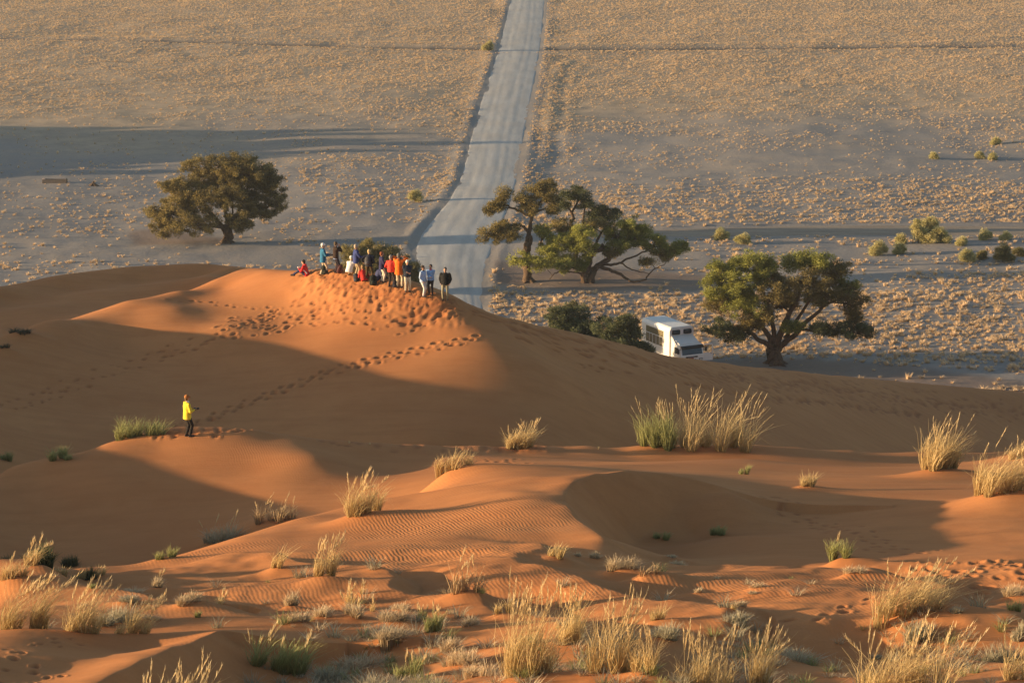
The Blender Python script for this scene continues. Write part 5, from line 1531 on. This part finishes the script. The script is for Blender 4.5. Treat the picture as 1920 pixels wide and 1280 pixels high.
def ik(a, b, l1, l2, pole):
    """elbow / knee position"""
    a, b = Vector(a), Vector(b)
    d = b - a; L = min(d.length, (l1 + l2) * .999)
    if d.length > L: b = a + d.normalized() * L
    u = d.normalized(); x = (l1 * l1 - l2 * l2 + L * L) / (2 * L)
    h = math.sqrt(max(0, l1 * l1 - x * x))
    p = Vector(pole); p = p - u * p.dot(u); p.normalize()
    return a + u * x + p * h, b
PEOPLE_GROUP = 'people gathered on the dune crest'
def person(label, loc, face, pose='stand', H=1.74, jacket=(.1, .1, .3), trousers=(.3, .25, .2), hair=(.2, .15, .1), hat=None, shoes=(.05, .04, .04),
           hands=((-.24, .05, .80), (.24, .05, .80)), feet=((-.11, 0.0), (.11, .06)), lean=0.0, head_yaw=0.0, coat=.0, stripe=None, scarf=None, undershirt=None, long=0.0, group=PEOPLE_GROUP, bulk=1.0, hood=False):
    """local frame: +y forwards, x to the person's left is -x ; heights for a 1.74 m person"""
    H *= 1.05; bulk *= 1.07
    k = H / 1.74
    root = empty('person', loc, face, label, 'person', group)
    Vv = lambda x, y, z: Vector((x, y, z)) * k
    if pose == 'stand':
        hip_z, hip_y, ch_y = .92, 0.0, lean
    elif pose == 'crouch':
        hip_z, hip_y, ch_y = .30, -.12, .20
    else:
        hip_z, hip_y, ch_y = .12, 0.0, lean
    pel = Vv(0, hip_y, hip_z)
    tl = .50                                           # pelvis to shoulder line
    ang = math.asin(max(-1, min(1, (ch_y) / tl)))
    up = Vector((0, math.sin(ang), math.cos(ang))); fw = Vector((0, math.cos(ang), -math.sin(ang)))
    T = lambda a, x=0, y=0: pel + up * (a * k) + Vector((x * k, 0, 0)) + fw * (y * k)
    chest = T(.36); neck = T(.53); 
    head_c = T(.53) + Vector((0, .02 * k + .35 * ch_y * .2, .165 * k))
    ry = Matrix.Rotation(head_yaw, 3, 'Z')
    # --- body: skin (torso core, neck, head with face, arms to the hands, legs)
    V, F = [], []
    oval(V, F, [(T(-.06), (.14 * k, 0, 0), fw * .10 * k), (T(.06), (.155 * k, 0, 0), fw * .105 * k), (T(.2), (.135 * k, 0, 0), fw * .095 * k), (T(.38), (.165 * k, 0, 0), fw * .115 * k), (T(.47), (.15 * k, 0, 0), fw * .09 * k), (T(.52), (.07 * k, 0, 0), fw * .06 * k)])
    capsule(V, F, [T(.48), head_c + Vector((0, 0, -.08 * k))], [.056 * k, .052 * k], 10)
    ball(V, F, head_c, .105 * k, 12, 9, (.80, .98, 1.16), ry)
    HM = lambda x, y, z: tuple(head_c + ry @ (Vector((x, y, z)) * k))
    ball(V, F, HM(0, .05, -.075), .055 * k, 8, 6, (.95, .9, .9))                 # jaw
    ball(V, F, HM(0, .112, -.012), .022 * k, 6, 5, (.7, 1.0, 1.3))               # nose
    ball(V, F, HM(0, .098, .03), .03 * k, 6, 5, (1.8, .5, .5))                   # brow
    for s in (-1, 1):
        ball(V, F, HM(s * .086, -.005, -.005), .028 * k, 6, 5, (.4, .8, 1.2))    # ears
    JV, JF = [], []
    oval(JV, JF, [(T(-.10 - long), ((.185 + coat) * k * bulk, 0, 0), fw * (.15 + coat * .6) * k * bulk), (T(.04), (.180 * k * bulk, 0, 0), fw * .145 * k * bulk), (T(.2), (.172 * k * bulk, 0, 0), fw * .135 * k * bulk),
                  (T(.36), (.200 * k * bulk, 0, 0), fw * .145 * k * bulk), (T(.46), (.185 * k * bulk, 0, 0), fw * .12 * k), (T(.53), (.085 * k, 0, 0), fw * .085 * k), (T(.56), (.07 * k, 0, 0), fw * .07 * k)], 14)
    if hood:
        ball(JV, JF, T(.52, 0, -.09), .085 * k, 10, 7, (1.25, .8, .75))
    hv = []
    for s, hd in zip((-1, 1), hands):
        sh = T(.45, s * .175 * bulk)
        el, wr = ik(sh, Vv(*hd), .30 * k, .26 * k, (s * .55, -.75, -.5))
        capsule(V, F, [sh, el, wr], [.045 * k, .037 * k, .026 * k], 8)
        capsule(JV, JF, [sh, sh.lerp(el, .5), el], [.075 * k * bulk, .066 * k * bulk, .058 * k], 10)
        capsule(JV, JF, [el, el.lerp(wr, .5), el.lerp(wr, .93)], [.058 * k, .052 * k, .044 * k], 10)
        d = (wr - el).normalized()
        pc = wr + d * .045 * k
        ball(V, F, pc, .046 * k, 8, 6, (.75, .75, .9))
        hv.append((s, wr, d, pc))
    LV, LF = [], []
    shoes_ = []
    for s, ft in zip((-1, 1), feet):
        hp = pel + Vector((s * .09 * k, 0, -.02 * k))
        an = Vv(ft[0], ft[1], (ft[2] if len(ft) > 2 else 0) + .085)
        kn, an = ik(hp, an, .44 * k, .42 * k, (s * .12, 1, .35))
        capsule(V, F, [hp, kn, an], [.07 * k, .05 * k, .036 * k], 8)
        capsule(LV, LF, [hp, hp.lerp(kn, .5), kn], [.100 * k, .088 * k, .070 * k], 10)
        capsule(LV, LF, [kn, kn.lerp(an, .4), kn.lerp(an, .95)], [.070 * k, .068 * k, .060 * k], 10)
        tz = -.045 * k
        SV, SF = [], []; shoes_.append((SV, SF))
        capsule(SV, SF, [an + Vector((0, -.05 * k, tz)), an + Vector((s * .01, .07 * k, tz)), an + Vector((s * .02, .165 * k, tz - .008 * k))], [.045 * k, .047 * k, .036 * k], 8)
    oval(LV, LF, [(T(-.10), (.135 * k, 0, 0), fw * .11 * k), (T(-.02), (.165 * k, 0, 0), fw * .13 * k), (T(.10), (.155 * k, 0, 0), fw * .12 * k)], 12)
    body = fused('body', V, F, SKIN, .029 * k, root, 3)
    # fingers: five per hand, curled, rooted in the palm and joined to the body mesh
    bm = bmesh.new(); bm.from_mesh(body.data)
    FV, FF = [], []
    for s, wr, d, pc in hv:
        side = d.cross(Vector((0, 0, 1)))
        if side.length < .2: side = Vector((0, 1, 0))
        side.normalize(); nrm = d.cross(side)
        for i, (o, L) in enumerate(((-.027, .062), (-.009, .072), (.009, .068), (.026, .052))):
            p0 = pc + side * o * k + d * .03 * k
            p1 = p0 + d * L * .5 * k - nrm * .006 * k; p2 = p1 + (d * .6 - nrm * .7).normalized() * L * .5 * k
            capsule(FV, FF, [p0, p1, p2], [.0095 * k, .009 * k, .0075 * k], 5)
        p0 = pc - side * .035 * k - d * .01 * k; p1 = p0 - side * .025 * k + d * .025 * k; p2 = p1 + d * .03 * k - nrm * .012 * k
        capsule(FV, FF, [p0, p1, p2], [.011 * k, .010 * k, .008 * k], 5)
    vs = [bm.verts.new(v) for v in FV]
    for f in FF:
        q = list(dict.fromkeys(f))
        try: bm.faces.new([vs[i] for i in q])
        except ValueError: pass
    bm.to_mesh(body.data); bm.free()
    body.data.polygons.foreach_set('use_smooth', [True] * len(body.data.polygons))
    # eyes and mouth
    for s in (-1, 1):
        EV, EF = [], []
        ball(EV, EF, HM(s * .034, .098, .006), .011 * k, 6, 4)
        obj('eye', np_mesh('eye', EV, EF, mats=[DARKP]), root)
    MV, MF = [], []
    ball(MV, MF, HM(0, .104, -.062), .012 * k, 6, 4, (2.0, .5, .45))
    obj('mouth', np_mesh('mouth', MV, MF, mats=[cloth((.30, .10, .08))]), root)
    tr_ = fused('trousers', LV, LF, cloth(trousers), .028 * k, root, 3)
    jk = fused('jacket', JV, JF, cloth(jacket), .028 * k, root, 3)
    for SV, SF in shoes_:
        fused('shoe', SV, SF, cloth(shoes), .02 * k, root, 2)
    # hair
    HV, HF = [], []
    ball(HV, HF, HM(0, -.018, .028), .112 * k, 12, 8, (.86, .98, 1.02), ry)
    ball(HV, HF, HM(0, -.055, -.03), .08 * k, 10, 7, (1.0, .7, 1.1), ry)
    if hat is None:
        fused('hair', HV, HF, cloth(hair), .02 * k, root, 2)
    else:
        fused('hair', HV[:], HF[:], cloth(hair), .024 * k, root, 2)
        CV, CF = [], []
        ball(CV, CF, HM(0, -.01, .055), .119 * k, 12, 8, (.90, 1.0, .82), ry)
        capsule(CV, CF, [HM(-.045, .115, .045), HM(0, .135, .045), HM(.045, .115, .045)], [.016 * k, .02 * k, .016 * k], 6)
        capsule(CV, CF, [HM(-.03, .15, .038), HM(.03, .15, .038)], [.016 * k] * 2, 6)
        fused('cap', CV, CF, cloth(hat), .018 * k, root, 2)
    if scarf:
        CV, CF = [], []
        ball(CV, CF, tuple(T(.535, 0, .03)), .085 * k, 10, 6, (1.05, 1.0, .62))
        fused('scarf', CV, CF, cloth(scarf), .02 * k, root, 2)
    if undershirt:
        CV, CF = [], []
        oval(CV, CF, [(T(-.13 - long), (.178 * k, 0, 0), fw * .142 * k), (T(-.04), (.176 * k, 0, 0), fw * .14 * k)], 12)
        obj('shirt_hem', np_mesh('shirt_hem', CV, CF, mats=[cloth(undershirt)]), root)
    if stripe:
        for s in (-1, 1):
            CV, CF = [], []
            capsule(CV, CF, [T(.05, s * .17, -.10), T(.2, s * .185, -.02), T(.30, s * .20, .06)], [.03 * k] * 3, 6)
            fused('stripe', CV, CF, cloth(stripe), .02 * k, root, 1)
    return root
def stand_at(px, py):
    x, y, z = sand_hit(px, py)
    # nearest sand along this ray, slightly trodden in
    return (x, y, hz2(x, y) - .015)
def thing_in_hands(name, label, cat, loc, rz, kind):
    """camera / mug held by a person; stays a thing of its own"""
    o = empty(name, loc, rz, label, cat)
    if kind == 'camera':
        bm = bmesh.new(); rounded_box(bm, (.15, .08, .10), (0, 0, 0), .015); bm_obj('body', bm, DARKP, o)
        V, F = [], []; tube(V, F, [(0, .03, 0), (0, .12, 0), (0, .18, 0), (0, .181, 0)], [.038, .040, .042, .002], 12); obj('lens', np_mesh('lens', V, F, mats=[DARKP]), o)
    elif kind == 'binoculars':
        for s in (-1, 1):
            V, F = [], []; tube(V, F, [(s * .035, -.05, 0), (s * .035, .02, 0), (s * .038, .10, 0), (s * .038, .101, 0)], [.02, .026, .03, .002], 10); obj('barrel', np_mesh('barrel', V, F, mats=[DARKP]), o)
    else:
        V, F = [], []; tube(V, F, [(0, 0, -.05), (0, 0, -.049), (0, 0, .05), (0, 0, .051)], [.002, .04, .042, .036], 12); obj('cup', np_mesh('cup', V, F, mats=[cloth((.8, .8, .78))]), o)
    return o
def local(root_loc, face, p, k=1.0):
    c, s = math.cos(face), math.sin(face)
    return (root_loc[0] + (p[0] * c - p[1] * s) * k, root_loc[1] + (p[0] * s + p[1] * c) * k, root_loc[2] + p[2] * k)
# facing: 0 looks away from the camera (+y), pi towards it, -pi/2 to the right of the picture
R_ = -math.pi / 2; TOW = math.pi; L_ = math.pi / 2
def P(px, py): return stand_at(px, py)
# 1 seated, red jacket with white stripe, legs out to the left
l = P(575, 517)
person("person seated at the left end of the group in a red jacket with white stripe", l, math.radians(75), 'sit', 1.72, (.55, .03, .03), (.03, .035, .09), (.03, .025, .02), None,
       hands=((-.10, .42, .42), (.16, .40, .40)), feet=((-.10, .72), (.10, .78)), lean=.14, stripe=(.75, .75, .75), hood=True)
thing_in_hands('white_cup', "white cup held up by the seated person in red", 'cup', local(l, math.radians(75), (-.06, .48, .50)), 0, 'cup')
# 2 blue-teal jacket, beige trousers, white cap, camera
l = P(606, 516)
person("standing person in a teal blue jacket and white cap holding a camera", l, R_ + .35, 'stand', 1.78, (.03, .16, .30), (.60, .50, .36), (.6, .58, .54), (.80, .79, .76), hands=((-.10, .36, 1.12), (.12, .34, 1.10)), feet=((-.13, -.10), (.12, .12)), long=.10, coat=.02)
thing_in_hands('camera', "black camera held by the person in the teal blue jacket", 'camera', local(l, R_ + .35, (.0, .42, 1.16)), R_ + .2, 'camera')
# 3 dark brown jacket, dark trousers, hands to face
l = P(630, 514)
person("standing person in a black brown jacket with hands raised to the face", l, R_ + .5, 'stand', 1.72, (.035, .022, .018), (.03, .025, .035), (.12, .09, .06), None, hands=((-.06, .24, 1.46), (.08, .22, 1.44)), feet=((-.07, 0), (.08, .02)), undershirt=(.25, .35, .6))
# 4 crouching white shirt and hat
l = P(657, 519)
person("person crouching with back turned in a white shirt and white cap", l, math.radians(-35), 'crouch', 1.74, (.74, .74, .74), (.30, .25, .12), (.6, .5, .35), (.78, .76, .72), hands=((-.15, .42, .25), (.18, .42, .25)), feet=((-.14, .08), (.14, .14)), bulk=1.06)
# 5 blue jacket, tan trousers
l = P(668, 524)
person("tall standing person in a navy blue jacket and tan trousers", l, R_ + .35, 'stand', 1.84, (.04, .06, .20), (.40, .32, .20), (.45, .36, .28), None, hands=((-.12, .36, 1.05), (.14, .38, 1.10)), feet=((-.09, -.04), (.10, .06)), long=.06)
# 6 dark jacket, backpack, blond, leaning forward
l6 = P(692, 529)
person("standing person with fair hair and a grey backpack, seen from behind", l6, math.radians(-14), 'stand', 1.74, (.025, .03, .05), (.10, .065, .03), (.55, .42, .22), None, hands=((-.30, .02, 1.02), (.18, .16, 1.0)), feet=((-.17, 0), (.16, .10)), lean=.06)
# 7 seated, red, at their feet
l = P(683, 530)
person("person seated low in a bright red top among the bags", l, math.radians(20), 'sit', 1.66, (.62, .04, .03), (.06, .06, .10), (.3, .2, .1), None, hands=((-.12, .36, .30), (.18, .38, .30)), feet=((-.1, .66), (.12, .62)), lean=.26)
# 8 black-navy top, beige trousers, reddish hair
l = P(716, 531)
person("standing person with red brown hair in a dark top and pale trousers", l, R_ + .3, 'stand', 1.66, (.03, .03, .09), (.66, .58, .46), (.28, .09, .04), None, hands=((-.14, .28, 1.12), (.14, .32, 1.06)), feet=((-.10, 0), (.10, .06)), undershirt=(.12, .13, .30), long=.04)
# 9 red jacket, dark trousers
l = P(733, 537)
person("standing person in a red jacket and black trousers with grey hair", l, math.radians(-25), 'stand', 1.72, (.62, .06, .04), (.045, .035, .03), (.30, .27, .25), None, hands=((-.20, .14, .98), (.20, .24, 1.10)), feet=((-.10, 0), (.12, .06)))
# 10 orange jacket
l10 = P(748, 541)
person("tallest person in a bright orange jacket raising binoculars", l10, math.radians(-20), 'stand', 1.86, (.82, .17, .02), (.62, .52, .36), (.16, .15, .13), (.17, .17, .15), hands=((-.10, .22, 1.52), (.16, .24, 1.54)), feet=((-.10, 0), (.12, .08)), long=.14, coat=.02, hood=True)
thing_in_hands('binoculars', "black binoculars raised by the person in orange", 'binoculars', local(l10, math.radians(-20), (.03, .25, 1.60), 1.0), math.radians(-20), 'binoculars')
# 11 dark jacket, white hair, facing camera
l = P(764, 545)
person("white haired person with folded arms in a dark fleece facing the camera", l, TOW + .25, 'stand', 1.70, (.022, .03, .05), (.62, .54, .40), (.78, .74, .68), None, hands=((.02, .24, 1.10), (-.02, .25, 1.06)), feet=((-.10, 0), (.11, .05)), bulk=1.06)
# 12 light blue jacket, white trousers
l = P(793, 554)
person("person in a pale blue jacket and white trousers near the right end of the group", l, R_ - .5, 'stand', 1.68, (.42, .55, .78), (.70, .68, .66), (.06, .04, .03), None, hands=((-.19, .12, .88), (.19, .14, .90)), feet=((-.09, 0), (.09, .08)), scarf=(.03, .03, .05))
# 13 light blue, red scarf, black trousers
l = P(808, 551)
person("person in a sky blue jacket with red scarf and black trousers", l, TOW - .25, 'stand', 1.62, (.25, .42, .72), (.025, .02, .025), (.04, .03, .025), None, hands=((.06, .22, 1.02), (-.04, .24, 1.06)), feet=((-.09, 0), (.09, .05)), scarf=(.6, .05, .06))
# 14 black jacket, khaki trousers
l = P(835, 560)
person("person standing apart at the right end in a black jacket with hands in pockets", l, TOW - .1, 'stand', 1.76, (.014, .014, .015), (.30, .27, .18), (.10, .09, .08), None, hands=((-.23, .08, .90), (.23, .08, .90)), feet=((-.11, 0), (.12, .04)), bulk=1.12)
# 15 seated behind, navy
l = P(706, 527)
person("person seated behind the backpack in dark blue clothes, mostly hidden", l, math.radians(-60), 'sit', 1.68, (.05, .06, .14), (.05, .05, .08), (.1, .07, .05), None, hands=((-.12, .36, .30), (.18, .38, .30)), feet=((-.1, .66), (.12, .62)), lean=.2)
# the man in yellow on the nearer ridge
ly = P(352, 816)
person("person in a bright yellow jacket standing alone on the nearer ridge", ly, R_ + .55, 'stand', 1.76, (.80, .62, .05), (.022, .018, .016), (.2, .12, .06), (.40, .16, .05), hands=((-.06, .27, 1.14), (.12, .27, 1.12)), feet=((-.08, -.02), (.10, .06)), long=.08, coat=.015, scarf=(.72, .72, .74), group='people on the dunes')
thing_in_hands('camera', "black camera held by the person in the yellow jacket", 'camera', local(ly, R_ + .55, (.02, .36, 1.20)), R_ + .3, 'camera')
# bags
def backpack(label, px, py, col, rz, k=1.0, tilt=0.0, worn=None):
    if worn is None:
        x, y, z = P(px, py); z += .0
    else:
        x, y, z = worn
    o = empty('backpack', (x, y, z), rz, label, 'backpack', 'bags of the group')
    o.rotation_euler = (tilt, 0, rz)
    V, F = [], []
    oval(V, F, [((0, 0, .0), (.15 * k, 0, 0), (0, .10 * k, 0)), ((0, 0, .05 * k), (.18 * k, 0, 0), (0, .13 * k, 0)), ((0, 0, .28 * k), (.175 * k, 0, 0), (0, .12 * k, 0)), ((0, 0, .42 * k), (.14 * k, 0, 0), (0, .09 * k, 0)), ((0, 0, .48 * k), (.07 * k, 0, 0), (0, .05 * k, 0))], 12)
    obj('pack', np_mesh('pack', V, F, mats=[cloth(col)]), o)
    V, F = [], []
    oval(V, F, [((0, -.12 * k, .06 * k), (.12 * k, 0, 0), (0, .05 * k, 0)), ((0, -.13 * k, .14 * k), (.12 * k, 0, 0), (0, .06 * k, 0)), ((0, -.12 * k, .24 * k), (.10 * k, 0, 0), (0, .04 * k, 0))], 10)
    obj('front_pocket', np_mesh('front_pocket', V, F, mats=[cloth(tuple(c * 1.5 for c in col))]), o)
    for s in (-1, 1):
        V, F = [], []
        tube(V, F, [(s * .08 * k, .09 * k, .42 * k), (s * .10 * k, .18 * k, .34 * k), (s * .11 * k, .19 * k, .20 * k), (s * .10 * k, .11 * k, .06 * k)], [.022 * k] * 4, 6)
        obj('strap', np_mesh('strap', V, F, mats=[cloth(col)]), o)
    return o
backpack("black and grey backpack standing beside the person in the teal jacket", 609, 515, (.03, .035, .03), .5, 1.15)
backpack("dark brown bag lying on the crest left of the crouching person", 635, 514, (.08, .03, .03), 1.2, 1.05, .35)
backpack("black backpack with a pale front at the navy clad person's feet", 669, 529, (.04, .045, .06), -.4, 1.0, .3)
backpack("big black backpack on the sand below the person seen from behind", 700, 535, (.015, .02, .018), .2, 1.2)
backpack("grey backpack worn on the back of the fair haired person", 0, 0, (.07, .07, .08), math.radians(-14) , 1.0, 0, local(l6, math.radians(-14), (0, -.24, .98)))
backpack("small black bag standing beside the person in the red jacket", 741, 539, (.02, .02, .03), .1, .8)

# ------------------------------------------------------------------ evening haze over the plain
bm = bmesh.new()
bmesh.ops.create_cube(bm, size=1.0)
bmesh.ops.scale(bm, vec=(900, 1500, 70), verts=bm.verts)
bmesh.ops.translate(bm, vec=(0, 700, 31), verts=bm.verts)
hm = bpy.data.materials.new('haze'); hm.use_nodes = True
hm.node_tree.nodes.clear()
pv = hm.node_tree.nodes.new('ShaderNodeVolumePrincipled'); ho = hm.node_tree.nodes.new('ShaderNodeOutputMaterial')
pv.inputs['Color'].default_value = (.80, .88, 1.0, 1)
pv.inputs['Density'].default_value = 0.0001
pv.inputs['Anisotropy'].default_value = .2
hm.node_tree.links.new(pv.outputs[0], ho.inputs['Volume'])
hz_ = bm_obj('haze', bm, hm)
tag(hz_, kind='stuff')
SC.cycles.volume_bounces = 0
